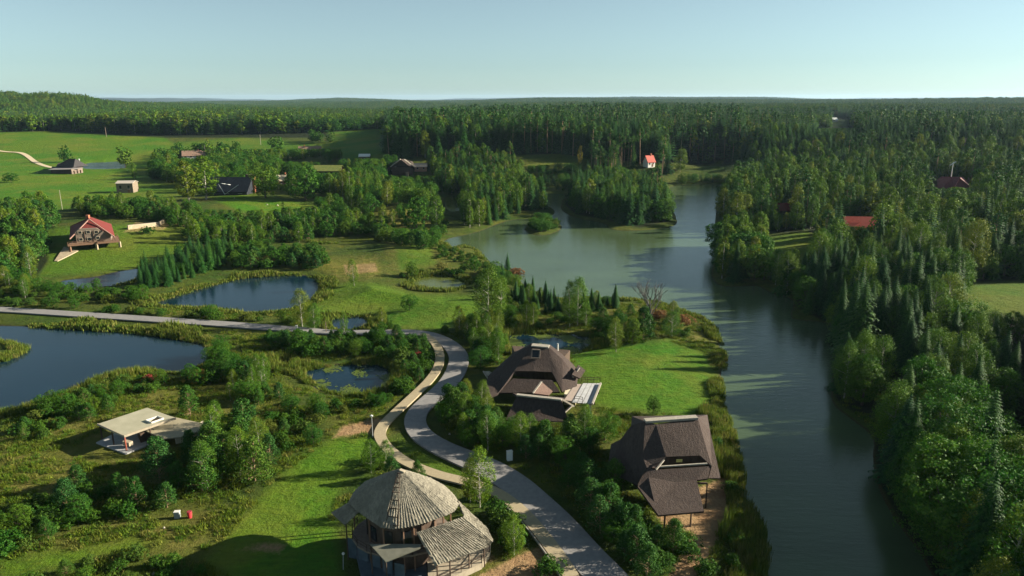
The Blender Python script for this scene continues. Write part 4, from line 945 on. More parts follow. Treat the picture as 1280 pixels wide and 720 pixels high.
def stuff(name, P, rot, scl, idx, label, cat):
    me = np_mesh(name, P, np.zeros((0, 4)), attrs={'rot': ('POINT', 'FLOAT_VECTOR', rot.astype(np.float32)), 'scl': ('POINT', 'FLOAT_VECTOR', scl.astype(np.float32)), 'idx': ('POINT', 'INT', idx.astype(np.int32))})
    o = bpy.data.objects.new(name, me); S.collection.objects.link(o); tag(o, label, cat, kind='stuff')
    md = o.modifiers.new('scatter', 'NODES'); md.node_group = SC; return o
SC = bpy.data.node_groups.new('scatter', 'GeometryNodeTree')
SC.interface.new_socket('Geometry', in_out='INPUT', socket_type='NodeSocketGeometry'); SC.interface.new_socket('Geometry', in_out='OUTPUT', socket_type='NodeSocketGeometry')
gi = SC.nodes.new('NodeGroupInput'); go = SC.nodes.new('NodeGroupOutput'); ip = SC.nodes.new('GeometryNodeInstanceOnPoints'); ci = SC.nodes.new('GeometryNodeCollectionInfo')
ci.inputs['Collection'].default_value = lib; ci.inputs['Separate Children'].default_value = True; ci.inputs['Reset Children'].default_value = True
def gattr(nm, ty):
    q = SC.nodes.new('GeometryNodeInputNamedAttribute'); q.data_type = ty; q.inputs['Name'].default_value = nm; return [s for s in q.outputs if s.enabled and s.name == 'Attribute'][0]
e2r = SC.nodes.new('FunctionNodeEulerToRotation')
L = SC.links.new
L(gi.outputs[0], ip.inputs['Points']); L(ci.outputs[0], ip.inputs['Instance']); ip.inputs['Pick Instance'].default_value = True
L(gattr('idx', 'INT'), ip.inputs['Instance Index']); L(gattr('rot', 'FLOAT_VECTOR'), e2r.inputs[0]); L(e2r.outputs[0], ip.inputs['Rotation'])
L(gattr('scl', 'FLOAT_VECTOR'), ip.inputs['Scale']); L(ip.outputs[0], go.inputs[0])
# ------------------------------------------------------------------ where plants stand
# (place phrase, outline of the ground they stand on, spacing in metres, [(kind, share, lowest, highest)])
ZONES = [
 ('in the wood on the point left of the lake', [(535,207),(600,203),(640,206),(652,225),(655,245),(680,262),(640,268),(612,280),(590,287),(578,288),(578,262),(590,248),(555,240),(530,225)], 5.2, [('spruce',.35,11,19),('birch',.4,10,17),('pine',.1,15,20),('broad',.15,8,12)]),
 ('on the wooded point in the middle of the lake', [(712,254),(722,266),(757,273),(790,283),(832,277),(836,262),(815,240),(785,228),(735,232)], 4.2, [('spruce',.5,12,20),('birch',.25,11,16),('broad',.25,9,13)]),
 ('beside the thatched village house', [(440,208),(480,202),(545,226),(560,242),(530,262),(470,262),(430,255),(425,228)], 7, [('broad',.45,7,11),('birch',.35,9,14),('shrub',.2,3,4)]),
 ('on the far shore at the head of the lake', [(846,222),(905,220),(906,231),(850,232)], 5, [('broad',.4,8,12),('spruce',.6,9,14)]),
 ('among the tall pines behind the lake point', [(735,205),(830,207),(838,222),(790,230),(742,222)], 5.5, [('pine',.55,19,27),('spruce',.35,16,22),('birch',.1,12,16)]),
 ('on the round bushy islet in the lake', [(662,287),(668,280),(680,278),(694,280),(698,285),(685,290),(670,291)], 2.6, [('shrub',.75,3,4.5),('broad',.25,5,6)]),
 ('in the dark clump jutting into the lake from the right bank', [(897,340),(899,310),(930,302),(965,318),(972,340),(955,352),(905,354)], 3.8, [('broad',.35,9,13),('spruce',.25,10,15),('birch',.4,11,15)]),
 ('on the right bank around the green clearing', [(965,350),(975,335),(1000,345),(1040,340),(1062,372),(1040,400),(1000,392),(990,374),(968,362)], 4.2, [('spruce',.5,12,18),('birch',.3,12,16),('broad',.2,7,10)]),
 ('in the hillside wood above the right bank', [(905,232),(1000,205),(1300,190),(1500,190),(1500,352),(1280,350),(1195,352),(1120,355),(1090,345),(1040,335),(1022,305),(1018,288),(960,290),(905,284),(900,262)], 5.0, [('spruce',.38,8,20),('birch',.38,9,19),('broad',.17,6,13),('pine',.07,15,22)]),
 ('in the dark spruce stand beside the right bank', [(1042,405),(1062,372),(1100,352),(1180,360),(1205,385),(1240,398),(1262,440),(1235,470),(1150,468),(1110,455),(1070,452),(1048,440)], 4.3, [('spruce',.60,12,20),('birch',.2,13,17),('broad',.2,10,14)]),
 ('in the small clump on the right waterside', [(1052,500),(1056,476),(1092,472),(1104,490),(1092,505),(1066,508)], 3.0, [('birch',.4,10,13),('spruce',.3,9,13),('broad',.3,8,11)]),
 ('along the near right waterside', [(1112,548),(1140,537),(1170,540),(1230,610),(1300,650),(1420,760),(1400,900),(1250,850),(1190,740),(1166,690),(1136,648),(1112,610)], 3.3, [('birch',.34,10,15),('broad',.40,9,15),('spruce',.26,11,18)]),
 ('behind the near right waterside trees', [(1112,500),(1150,478),(1230,478),(1265,520),(1210,548),(1140,532)], 4.0, [('birch',.4,11,15),('spruce',.4,11,16),('broad',.2,9,12)]),
 ('beyond the right edge', [(1292,425),(1480,425),(1560,650),(1325,610)], 5, [('spruce',.6,16,21),('birch',.4,15,19)]),  # unseen trees added off frame to cast shade over the right meadow
 ('at the right meadow', [(1262,398),(1330,400),(1400,470),(1300,470)], 5, [('birch',.6,8,12),('spruce',.4,8,13)]),
 ('in the spruce row between the two ponds on the left', [(172,352),(200,340),(225,322),(275,310),(300,318),(275,335),(245,345),(215,358),(178,362)], 3.1, [('spruce',.9,4.5,10),('broad',.1,4,6)]),
 ('on the bank above the oval pond', [(290,335),(300,315),(395,318),(410,330),(400,337),(330,338)], 3.2, [('broad',.3,4,6),('young_pine',.4,4,6),('shrub',.3,2.5,4)]),
 ('in the wood at the left edge below the fields', [(-120,275),(60,268),(70,285),(58,310),(40,340),(0,352),(-120,352)], 4.0, [('young_pine',.4,8,11),('birch',.3,8,13),('spruce',.3,8,12)]),
 ('in the scrub belt behind the red roofed chalet', [(95,262),(150,256),(200,262),(262,270),(300,274),(395,275),(480,290),(545,300),(555,308),(540,314),(480,303),(395,302),(300,308),(240,306),(205,290),(180,275),(110,272)], 4.6, [('broad',.28,5,8),('young_pine',.25,5,8),('birch',.15,7,10),('shrub',.32,2.5,4)]),
 ('between the village and the reed ponds', [(395,262),(440,255),(480,262),(560,275),(555,300),(490,296),(440,290),(395,285)], 6.5, [('broad',.4,5,8),('birch',.2,7,10),('shrub',.4,2.5,4)]),
 ('around the village houses', [(205,196),(470,196),(480,215),(470,250),(420,250),(380,240),(260,240),(215,245),(180,228)], 7.2, [('broad',.5,9,14),('birch',.3,10,15),('spruce',.1,9,14),('shrub',.1,3,4)]),
 ('on the lawn edge above the village', [(205,178),(300,180),(420,175),(470,185),(460,200),(300,198),(205,195)], 10, [('broad',.8,8,14),('birch',.2,12,16)]),
 ('in the spruce row on the low hill beside the lake', [(612,372),(660,364),(700,380),(770,378),(772,386),(700,392),(640,390)], 2.7, [('spruce',.50,2.6,7.0),('shrub',.3,2,3),('birch',.2,4,7)]),
 ('on the scrubby hill beside the lake', [(650,398),(700,388),(790,392),(850,400),(880,412),(860,425),(790,430),(740,425),(700,412),(650,412)], 4.2, [('shrub',.62,1.4,2.8),('broad',.12,4,6),('young_pine',.16,3,5),('birch',.1,5,8)]),
 ('between the winding road and the dark thatched house', [(582,425),(600,405),(640,398),(648,420),(634,440),(618,462),(608,480),(585,474),(590,450)], 2.5, [('broad',.3,3.5,6),('shrub',.35,2,3.5),('young_pine',.2,3,5),('birch',.15,5,8)]),
 ('beside the mound and the winding road', [(545,418),(590,398),(612,395),(600,410),(572,424)], 3.6, [('shrub',.6,2,3),('birch',.2,6,9),('young_pine',.2,3,5)]),
 ('in the young plantation between the road and the thatched houses', [(552,528),(572,500),(600,512),(632,540),(670,552),(700,556),(735,545),(758,535),(762,550),(748,575),(700,588),(668,582),(640,572),(600,566),(566,556)], 2.4, [('young_pine',.42,4,6.5),('birch',.26,5,8),('broad',.2,3.5,5.5),('shrub',.12,2,3)]),
 ('in the thicket between the road and the lakeside thatched house', [(702,600),(745,598),(790,618),(828,650),(845,672),(858,700),(835,716),(800,722),(765,690),(735,655),(712,625)], 2.3, [('young_pine',.4,3.5,6),('broad',.32,3,5),('shrub',.28,2,3)]),
 ('in the bushes between the wooden pavilion and the road', [(600,628),(632,650),(660,672),(680,694),(640,698),(620,690),(606,660),(596,640)], 2.5, [('shrub',.5,2,3.5),('broad',.3,3,5),('birch',.2,5,7)]),
 ('behind the wooden pavilion', [(440,600),(460,578),(482,570),(520,590),(560,608),(606,622),(596,640),(570,612),(520,604),(470,600)], 2.7, [('shrub',.3,2,3),('young_pine',.4,3,5.5),('birch',.3,5,8)]),
 ('in the hedge of bushes below the upper road', [(335,424),(400,424),(470,424),(520,424),(536,438),(542,455),(535,470),(512,492),(490,508),(440,512),(445,503),(492,490),(502,474),(498,455),(470,448),(400,446),(335,440)], 2.5, [('shrub',.6,1.8,3.4),('broad',.2,3,5),('young_pine',.2,3,4.5)]),
 ('in the young pine wood behind the flat roofed shelter', [(205,585),(235,562),(262,545),(300,535),(335,545),(345,575),(325,605),(290,620),(225,628),(190,600)], 3.3, [('young_pine',.65,5,8),('birch',.2,6,8.5),('broad',.15,3,5)]),
 ('in the tree clump between the large pond and the lily pond', [(268,478),(285,460),(318,466),(345,480),(352,500),(335,512),(300,508),(275,498)], 3.0, [('birch',.4,4,7),('broad',.35,3.5,5.5),('young_pine',.25,3.5,5)]),
 ('in the low scrub below the lily pond', [(355,500),(395,508),(430,505),(432,522),(408,540),(385,562),(350,575),(345,545),(300,530),(280,525),(285,510),(335,518)], 3.3, [('shrub',.6,1.6,3),('young_pine',.25,2.5,4.5),('broad',.15,2.5,4)]),
 ('in the scrub along the shore of the large pond', [(60,512),(105,494),(140,478),(190,474),(215,476),(195,490),(150,505),(120,530),(95,528),(70,540),(35,560),(20,540)], 2.6, [('shrub',.8,1.5,2.8),('young_pine',.1,3,4),('broad',.1,3,4)]),
 ('in the bushes at the right end of the large pond', [(232,474),(262,470),(268,440),(285,445),(300,462),(275,478),(240,482)], 2.4, [('shrub',.5,2,3.2),('broad',.5,3,5)]),
 ('in the wild scrub at the lower left', [(-60,665),(0,640),(60,620),(100,612),(160,615),(225,622),(215,640),(160,650),(110,660),(40,690),(-60,710)], 2.6, [('shrub',.55,1.6,3),('young_pine',.3,3,5),('broad',.15,3,5)]),
 ('in the bushes at the bottom left edge', [(70,720),(110,700),(180,688),(260,700),(240,760),(0,800),(0,745)], 2.8, [('shrub',.9,1.3,2.4),('young_pine',.1,2,3)]),
 ('in the hedge above the upper road', [(-40,374),(40,380),(150,390),(230,394),(310,400),(390,404),(390,412),(310,404),(200,398),(100,392),(-40,385)], 3.0, [('shrub',.8,1.6,3),('broad',.2,3,5)]),
 ('beside the chalet pond', [(-40,352),(60,356),(100,366),(170,362),(180,378),(140,380),(60,374),(-40,370)], 3.6, [('shrub',.7,1.8,3.2),('broad',.2,4,6),('birch',.1,5,7)]),
 ('around the round reed pond', [(500,345),(520,340),(590,338),(632,345),(660,362),(640,372),(608,362),(590,346),(520,346),(505,352)], 3.6, [('shrub',.6,1.8,3.2),('spruce',.2,4,7),('broad',.2,4,6)]),
 ('on the dry bank by the lake inlet', [(548,306),(600,326),(640,345),(630,348),(590,332),(545,325)], 3.2, [('shrub',1,1.5,2.6)]),
 ('below the green mound', [(425,405),(480,402),(540,412),(500,414),(430,414)], 4.0, [('shrub',.7,1.6,2.8),('birch',.3,4,6)]),
 ('beside the house pond', [(735,430),(760,415),(775,425),(770,445),(750,448)], 3.0, [('broad',.5,4,6),('young_pine',.3,3,5),('shrub',.2,2,3)]),
 ('along the right shore below the lawn', [(862,560),(905,545),(928,620),(944,665),(948,716),(905,718),(912,680),(918,640),(905,600)], 4.2, [('shrub',1,1.2,2.4)]),
 ('on the lawn below the dark thatched house', [(800,505),(850,508),(850,520),(800,518)], 3.0, [('young_pine',.5,3,4.5),('broad',.5,3,4.5)]),
 ('in the clearing behind the lake', [(660,208),(730,212),(725,240),(668,236)], 6.0, [('shrub',.6,2,4),('broad',.2,5,8),('spruce',.2,6,10)]),
]
# single plants the photograph singles out: (kind, u, v, height, radius factor, label, leaf material)
SINGLES = [
 ('birch', 611, 416, 18.5, 1.0, 'tall thin birch with bare pale trunk standing left of the dark thatched house', None),
 ('birch', 722, 407, 14, 1.0, 'bright green twin stemmed birch on the hill above the house pond', None),
 ('birch', 712, 409, 12.5, .8, 'slimmer birch leaning beside the bright green birch on the hill', None),
 ('birch', 626, 412, 14, .8, 'smaller birch just right of the tall thin birch', None),
 ('spruce', 634, 338, 6.5, 1.1, 'lone dark spruce on the low bank at the bottom edge of the lake', None),
 ('broad', 521, 287, 14, 1.0, 'large dark oak with open crown on the tan hill left of the lake', None),
 ('broad', 462, 268, 10, 1.3, 'dense round dark tree in front of the tan hill', None),
 ('birch', 545, 285, 15, 1.1, 'tall green birch just right of the open crowned oak', None),
 ('birch', 437, 251, 19, .9, 'white stemmed birch in the middle of the village birches', None),
 ('birch', 429, 250, 18, .9, 'white stemmed birch at the left of the village birches', None),
 ('birch', 457, 246, 17, .6, 'narrow birch at the right of the village birches', None),
 ('broad', 332, 247, 18, 1.1, 'huge round green tree in the village right of the brick chimney', None),
 ('broad', 382, 250, 19, 1.2, 'big domed tree left of the white stemmed birches', None),
 ('broad', 300, 226, 15, 1.1, 'bright yellow green tree behind the black roofed house', None),
 ('birch', 236, 252, 22, 1.5, 'tall olive brown tree left of the black roofed house', None),
 ('birch', 258, 250, 24, 1.7, 'broad tall green tree between the olive tree and the black roofed house', None),
 ('broad', 157, 208, 19, 1.0, 'big green tree at the end of the reservoir', None),
 ('broad', 83, 203, 16, .9, 'round tree behind the dark roofed farm barn', None),
 ('birch', 168, 224, 12, .9, 'olive young birch in front of the reservoir tree', None),
 ('broad', 345, 192, 17, 1.1, 'brown tinged tree left of the twin barns', None),
 ('broad', 14, 228, 7, 1.8, 'wide low bush alone on the green field at the left edge', None),
 ('birch', 443, 357, 9, .9, 'small upright bright green birch left of the green mound', None),
 ('birch', 378, 408, 10, 1.2, 'olive pointed tree beside the upper road at the oval pond', None),
 ('birch', 393, 412, 7, 1.4, 'rounder olive tree beside the olive pointed tree', None),
 ('birch', 431, 418, 6, .8, 'slim light green birch in front of the roadside pond', None),
 ('broad', 512, 388, 5, 1.1, 'dark bush on the face of the green mound', None),
 ('young_pine', 803, 425, 9, .9, 'dark upright pine at the foot of the dead tree', None),
 ('birch', 840, 421, 7, 1.6, 'rounded bright green tree right of the dead tree', None),
 ('birch', 770, 440, 8.5, 1.0, 'shimmering pale green aspen at the lawn edge', None),
 ('broad', 790, 430, 6.5, 1.0, 'leafy dark tree between the aspen and the dead tree', None),
 ('birch', 600, 634, 9.5, 1.1, 'light green birch beside the road behind the wooden pavilion', None),
 ('birch', 588, 628, 7, .9, 'smaller birch directly behind the wooden pavilion', None),
 ('broad', 545, 443, 0, 1, None, None),
 ('shrub', 247, 476, 2.8, 1.4, 'yellow autumn bush at the right end of the large pond', 'yellow'),
 ('shrub', 186, 477, 2.0, 1.2, 'small dark red bush on the shore of the large pond', 'redleaf'),
 ('shrub', 521, 449, 2.0, 1.1, 'bright red bush between the lily pond and the footpath', 'redleaf'),
 ('shrub', 506, 478, 1.8, 1.1, 'dull red bush right of the lily pond', 'redleaf'),
 ('shrub', 648, 343, 3.0, 1.5, 'rusty brown bush beside the lone dark spruce', 'rust'),
 ('shrub', 334, 330, 4.0, 1.3, 'reddish brown bush in the row above the oval pond', 'rust'),
 ('shrub', 820, 396, 2.6, 2.2, 'brown dry bush behind the dead tree on the lake shore', 'rust'),
 ('shrub', 852, 402, 2.4, 2.2, 'brown dry bush right of the dead tree on the lake shore', 'rust'),
 ('shrub', 185, 292, 3.6, 1.2, 'round pale green bush right of the red roofed chalet', None),
 ('shrub', 138, 378, 3.2, 1.0, 'pale willow bush below the chalet pond', 'reed'),
 ('shrub', 551, 337, 3.0, 1.3, 'pale silvery bush above the round reed pond', 'reed'),
 ('shrub', 502, 454, 4.2, 1.0, 'smooth bright green willow beside the lily pond', None),
 ('birch', 1103, 243, 13, .9, 'yellow leaved tree among the dark firs of the right hillside', 'gold'),
 ('birch', 725, 205, 14, .7, 'yellow tinted tree at the foot of the tall forest', 'gold'),
 ('birch', 994, 258, 7, 1.1, 'yellow topped small tree above the small red roof', 'gold'),
 ('birch', 1020, 350, 17, 1.1, 'tall bright green birch on the right bank below the red roof', None),
 ('birch', 963, 286, 12, 1.3, 'leafy light green tree at the head of the right bank clearing', None),
 ('birch', 850, 215, 17, 1.3, 'bright weeping birch right of the white red roofed house', None),
 ('spruce', 1010, 392, 9, 1.2, 'squat spruce leaning over the water at the right bank', None),
 ('birch', 40, 352, 12, .9, 'light trunked birch at the left edge near the chalet pond', None),
 ('young_pine', 172, 633, 5, .9, 'small bright pine alone in the lower left scrub', None),
 ('young_pine', 200, 600, 7.5, 1.0, 'full dark green pine in front of the flat roofed shelter', None),
 ('young_pine', 238, 520, 6.5, .9, 'loose young pine right behind the flat roofed shelter', None),
 ('birch', 300, 595, 9, .9, 'slim trunked tree in the young pine wood', None),
 ('shrub', 685, 716, 2.6, 1.2, 'dark round bush at the bottom edge on the orange earth', None),
 ('shrub', 884, 722, 2.6, 1.2, 'dark round bush at the bottom edge beside the dirt track', None),
 ('shrub', 8, 690, 3.6, 1.3, 'dense dark bush at the lower left corner', None),
 ('shrub', 858, 690, 2.8, 1.2, 'leafy bush at the left rim of the dirt track', None),
]
for uu, vv, hh in ((672,190,25),(655,190,29),(664,191,27),(684,191,30),(690,190,28),(702,192,31),(640,192,28),(716,195,29),(740,200,30),(762,203,28),(780,203,29),(800,206,30),(850,198,30),(862,200,29),(830,204,27),(878,203,30),(905,200,27),(928,197,28),
                   (1120,240,23),(1128,244,22),(1134,238,23),(1142,241,21),(1112,236,21),(813,258,21),(820,252,23)):
    SINGLES.append(('pine', uu, vv, hh, .8, '?pine', None))
KEEP = [  # (u, v, radius) around buildings and things kept free of plants
 (665,478,13),(690,500,9),(735,495,5),(838,590,9),(845,560,7),(515,665,11.5),(560,690,7),(470,690,7),(160,552,7.5),(205,545,5.5),(112,298,16),(130,298,14),(88,208,20),(160,234,9),(240,195,9),(290,236,13),(313,236,5),(365,196,13),(387,190,13),
 (410,212,12),(355,226,10),(505,218,13),(523,216,7),(810,202,8),(820,208,5),(1072,285,8),(1187,232,13),(978,262,6),(222,643,2.5),(237,643,2),(637,572,2.5),(466,530,1.5),(700,428,5),(130,206,22),(170,286,8)]
KW = []
for u, v, r in KEEP:
    p = ground(u, v); KW.append((p.x, p.y, r))
VIEWCLR = [(1072,290,14,22),(1187,240,14,26),(113,322,17,20),(240,204,9,14),(810,212,8,14),(978,268,5,10),(505,228,12,16),(365,204,12,14),(388,198,12,12),(408,226,10,14),(292,250,16,20),(160,246,10,14),(90,222,24,18),(172,296,14,12), (852,652,6,5)]
VC = []
for u, v, rx, ry in VIEWCLR:
    p = ground(u, v); VC.append((p.x, p.y, rx, ry))
LAWN_NOTREE = [p for p, w in LAWN if w > .6]
T = []   # x, y, z, height, radius factor, kind, zone
def cand(poly, sp):
    G = np.array([tuple(ground(u, v)[:2]) for u, v in poly]); lo = G.min(0)-20; hi = G.max(0)+20
    gx, gy = np.meshgrid(np.arange(lo[0], hi[0], sp), np.arange(lo[1], hi[1], sp)); gx = gx+(np.arange(len(gx)) % 2)[:, None]*sp*.5
    x = gx.ravel()+rng.uniform(-.42, .42, gx.size)*sp; y = gy.ravel()+rng.uniform(-.42, .42, gx.size)*sp
    d = sdf_water(x, y); z = H(x, y, d); px, py, fw = project(x, y, z)
    ok = (sdf_poly(px, py, np.array(poly, float)) < 0) & (d > .8)
    return x[ok], y[ok], z[ok], px[ok], py[ok]
def free(x, y, px, py, lawns=True, r=0):
    ok = np.ones(x.shape, bool)
    for kx, ky, kr in KW: ok &= (x-kx)**2+(y-ky)**2 > (kr+r)**2
    nr = y < 420
    if nr.any():
        ok[nr] &= line_dist(x[nr], y[nr], ROADW[::3]) > 4.0+r; ok[nr] &= line_dist(x[nr], y[nr], PATHW[::3]) > 2.2+r
    if lawns:
        for P in LAWN_NOTREE: ok &= sdf_poly(px, py, np.array(P, float)) > -.5
    for P, w in SAND: ok &= sdf_poly(px, py, np.array(P, float)) > 0
    return ok
for zi, (nm, poly, sp, mix) in enumerate(ZONES):
    x, y, z, px, py = cand(poly, sp)
    ok = free(x, y, px, py); x, y, z, px, py = [a[ok] for a in (x, y, z, px, py)]
    # clumpy: thin out where a slow noise is low
    nz = np.sin(x*.31+y*.17)+np.sin(y*.27-x*.13+2)+rng.normal(0, .8, len(x)); thin = nz < (-1.9 if sp < 4.5 else -2.4)
    for i in range(len(x)):
        if thin[i]: continue
        q = rng.uniform(); acc = 0
        for kd, p, a, b_ in mix:
            acc += p
            if q <= acc: break
        hh = rng.uniform(a, b_)
        for kx, ky, rx, ry in VC:
            if ((x[i]-kx)/rx)**2+((y[i]-ky)/ry)**2 < 1: hh = 0
        if hh > 0: T.append((x[i], y[i], z[i], hh, rng.uniform(.85, 1.25), kd, zi))
# tall forest and the woods that run to the horizon
def polar(d0, d1, s0, k):
    d = d0; xs, ys, sz = [], [], []
    while d < d1:
        s = s0+k*(d-d0); n_ = int(2*.86*d/s)
        xs.append((np.arange(n_)/n_*2-1)*.86*d+rng.uniform(-.45, .45, n_)*s); ys.append(d+rng.uniform(-.45, .45, n_)*s); sz.append(np.full(n_, s)); d += s
    return np.concatenate(xs), np.concatenate(ys), np.concatenate(sz)
x, y, s_ = polar(455, 1350, 5.2, .0028)
d = sdf_water(x, y); z = H(x, y, d); px, py, fw = project(x, y, z)
FB = np.array([(470,188),(500,198),(560,198),(640,190),(700,190),(745,198),(830,201),(872,204),(905,205),(1000,203),(1500,188),(1500,60),(-300,60),(-300,166),(0,165),(80,163),(130,166),(205,169),(300,168),(400,166),(478,160),(486,190)], float)
ok = (sdf_poly(px, py, FB) < 0) & (d > 2)
ok &= ~((px > 1038) & (px < 1066) & (py > 148) & (py < 166))
for i in np.nonzero(ok)[0]:
    q = rng.uniform(); L_ = px[i] < 480; near_r = px[i] > 930
    nz = math.sin(x[i]*.012+1)+math.sin(y[i]*.011-x[i]*.006)
    if L_: kd = 'birch' if q < .38+.15*nz else 'broad' if q < .55 else 'spruce'
    elif near_r: kd = 'birch' if q < .42+.2*nz and y[i] < 1000 else 'spruce' if q < .88 else 'pine'
    else: kd = 'spruce' if q < .80 else 'pine' if q < .88 else 'birch'
    hb = {'spruce': (18, 29), 'pine': (22, 30), 'birch': (16, 24), 'broad': (13, 19)}[kd]
    if near_r: hb = (hb[0]*.62, hb[1]*.80)
    hh = rng.uniform(*hb)*(.9+.14*math.sin(x[i]*.013+y[i]*.004)*math.cos(y[i]*.009))
    T.append((x[i], y[i], z[i]-.3, hh, rng.uniform(.95, 1.3)*s_[i]/5.2*(1.15 if kd == 'spruce' else 1), kd, -1))
ZN = [q[0] for q in ZONES]
TA = np.array([t[:5] for t in T])
# image windows in pixels
VIEWPX = [(224,186,258,198),(350,187,405,202),(392,202,440,216),(344,218,362,230),(270,229,311,246),(308,226,323,242),(146,224,173,240),(484,197,542,220),(804,194,819,204),(1058,267,1085,284),(1164,218,1210,235),(972,258,985,266),(60,198,112,217),
        (960,292,1012,312),(1203,354,1290,390),(640,488,722,516),(705,474,755,504),(775,522,900,630),(120,508,215,566),(415,588,614,698),(857,208,903,217),(415,165,478,198),(300,172,440,186),(106,202,156,211),(84,272,152,306),(262,248,345,262),(1022,148,1066,160),
        (130,203,180,210),(150,275,208,288),(508,345,588,365),(636,418,735,436),(408,396,464,412),(400,460,488,488),(780,200,815,212),(495,262,540,285),(790,346,832,398),(345,450,368,462),(383,458,490,490),(425,540,470,548)]
ox, oy, of = project(TA[:, 0], TA[:, 1], TA[:, 2]); tx, ty, tf = project(TA[:, 0], TA[:, 1], TA[:, 2]+TA[:, 3])
for (u0, v0, u1, v1) in VIEWPX:
    p_ = ground((u0+u1)/2, v1); dd = float(project(*p_)[2]); hw = np.minimum(TA[:, 3]*.22/of*FPX, 8)
    m_ = (of < dd+1) & (ox > u0-hw) & (ox < u1+hw) & (oy > v0) & (ty < v1) & (of > dd*.45)
    k_ = np.clip((oy-v1)/np.maximum(oy-ty, .1), 0, 1); TA[m_, 3] *= k_[m_]
    ty = np.where(m_, np.maximum(ty, v1), ty)
kp = TA[:, 3] > 1.1; TA = TA[kp]; T = [t for t, q in zip(T, kp) if q]
KD = np.array([t[5] for t in T]); ZI = np.array([t[6] for t in T])
px, py, fw = project(TA[:, 0], TA[:, 1], TA[:, 2]+TA[:, 3]*.5)
hpx = TA[:, 3]/fw*FPX; inview = (px > -10) & (px < 1290) & (py < 735) & (py > 100)
lodof = lambda f: 0 if f < 240 else 1 if f < 620 else 2
GRP = {'spruce': 'spruces', 'pine': 'tall pines', 'young_pine': 'young pines', 'birch': 'birches', 'broad': 'broadleaf trees', 'shrub': 'shrubs'}
CAT = {'spruce': 'spruce', 'pine': 'pine tree', 'young_pine': 'pine tree', 'birch': 'birch', 'broad': 'tree', 'shrub': 'shrub'}
LOOK = {'spruce': 'dark conical spruce', 'pine': 'tall pine', 'young_pine': 'young bushy pine', 'birch': 'light green birch', 'broad': 'round leafy tree', 'shrub': 'low green shrub'}
def place(kd, x, y, z, h, rf, fwd, label, group, mat=None):
    gen, h0, r0, cm, tm, nm = KINDS[kd]; lod = lodof(fwd); v = int(rng.integers(0, NV[lod]))
    crown, trunk, both = PROTO[kd, lod, v]; s = h/h0; sx = s*rf; rz = rng.uniform(0, 6.28)
    if crown is None or fwd > 330:
        o = bpy.data.objects.new(nm, both); S.collection.objects.link(o); cr = o
    else:
        o = bpy.data.objects.new(nm, None); S.collection.objects.link(o); o.empty_display_size = .3
        cr = bpy.data.objects.new('crown', crown); tr = bpy.data.objects.new('trunk' if kd != 'shrub' else 'stems', trunk)
        for q in (cr, tr): S.collection.objects.link(q); q.parent = o
    o.location = (x, y, z); o.rotation_euler = (rng.normal(0, .025), rng.normal(0, .025), rz); o.scale = (sx, sx, s)
    if mat: cr.material_slots[0].link = 'OBJECT'; cr.material_slots[0].material = M[mat]
    tag(o, label, CAT[kd], group); return o
cnt = {k: 0 for k in KINDS}
sing = []
for kd, u, v, h, rf, lab, mat in SINGLES:
    if lab is None: continue
    p = ground(u, v)
    if lab == '?pine':
        grp = 'bare stemmed pines on the right hillside' if u > 1100 else 'tall pines at the front edge of the far forest' if u not in (813, 820) else 'tall pines on the lake point'
        lab = {'bare stemmed pines on the right hillside': 'bare stemmed pine in the small stand on the right hillside', 'tall pines at the front edge of the far forest': 'tall bare trunked pine at the front edge of the far forest', 'tall pines on the lake point': 'tall thin pine rising above the wooded lake point'}[grp]
    else: grp = None
    place(kd, p.x, p.y, p.z, h, rf, float(project(p.x, p.y, p.z)[2]), lab, grp, mat); cnt[kd] += 1; sing.append((p.x, p.y))
near_single = np.zeros(len(TA), bool)
for sx_, sy_ in sing: near_single |= (TA[:, 0]-sx_)**2+(TA[:, 1]-sy_)**2 < 1.8**2
indiv = np.zeros(len(TA), bool)
for kd in KINDS:
    m = np.nonzero((KD == kd) & inview & ~near_single & (hpx > 5))[0]
    m = m[np.argsort(-hpx[m])][:max(0, 296-cnt[kd])]; indiv[m] = True
EXT = {}
for zi in set(ZI[indiv]):
    for kd in KINDS:
        m = np.nonzero(indiv & (ZI == zi) & (KD == kd))[0]
        if len(m) == 0: continue
        word = {}
        if len(m) == 1: word[m[0]] = 'only'
        else:
            for nm_, k in (('tallest', m[np.argmax(TA[m, 3])]), ('leftmost', m[np.argmin(px[m])]), ('rightmost', m[np.argmax(px[m])]), ('nearest', m[np.argmin(TA[m, 1])]), ('farthest', m[np.argmax(TA[m, 1])]), ('lowest', m[np.argmin(TA[m, 3])])):
                if k not in word: word[k] = nm_
        EXT.update({k: w for k, w in word.items()})
for k in np.nonzero(indiv)[0]:
    kd = KD[k]; zi = ZI[k]; where = ZN[zi] if zi >= 0 else 'at the front of the far forest'
    lab = LOOK[kd]+' '+where
    if k in EXT: lab = EXT[k]+' '+lab
    grp = None if k in EXT and EXT[k] == 'only' else GRP[kd]+' '+where
    x, y, z, h, rf = TA[k]; place(kd, x, y, z, h, rf, fw[k], lab, grp)
rest = ~indiv & ~near_single
STL = {'spruce': ('spruce_forest', 'dense dark spruce forest reaching back from the lake', 'forest'), 'pine': ('pine_forest', 'distant pines standing among the spruce forest', 'forest'),
       'young_pine': ('pine_thicket', 'dense young pines massed in the thickets', 'thicket'), 'birch': ('birch_wood', 'light green birch woods on the hillsides and behind the fields', 'wood'),
       'broad': ('broadleaf_wood', 'leafy round crowned woods behind the lake and fields', 'wood'), 'shrub': ('scrub', 'low green scrub filling the banks and road verges', 'scrub')}
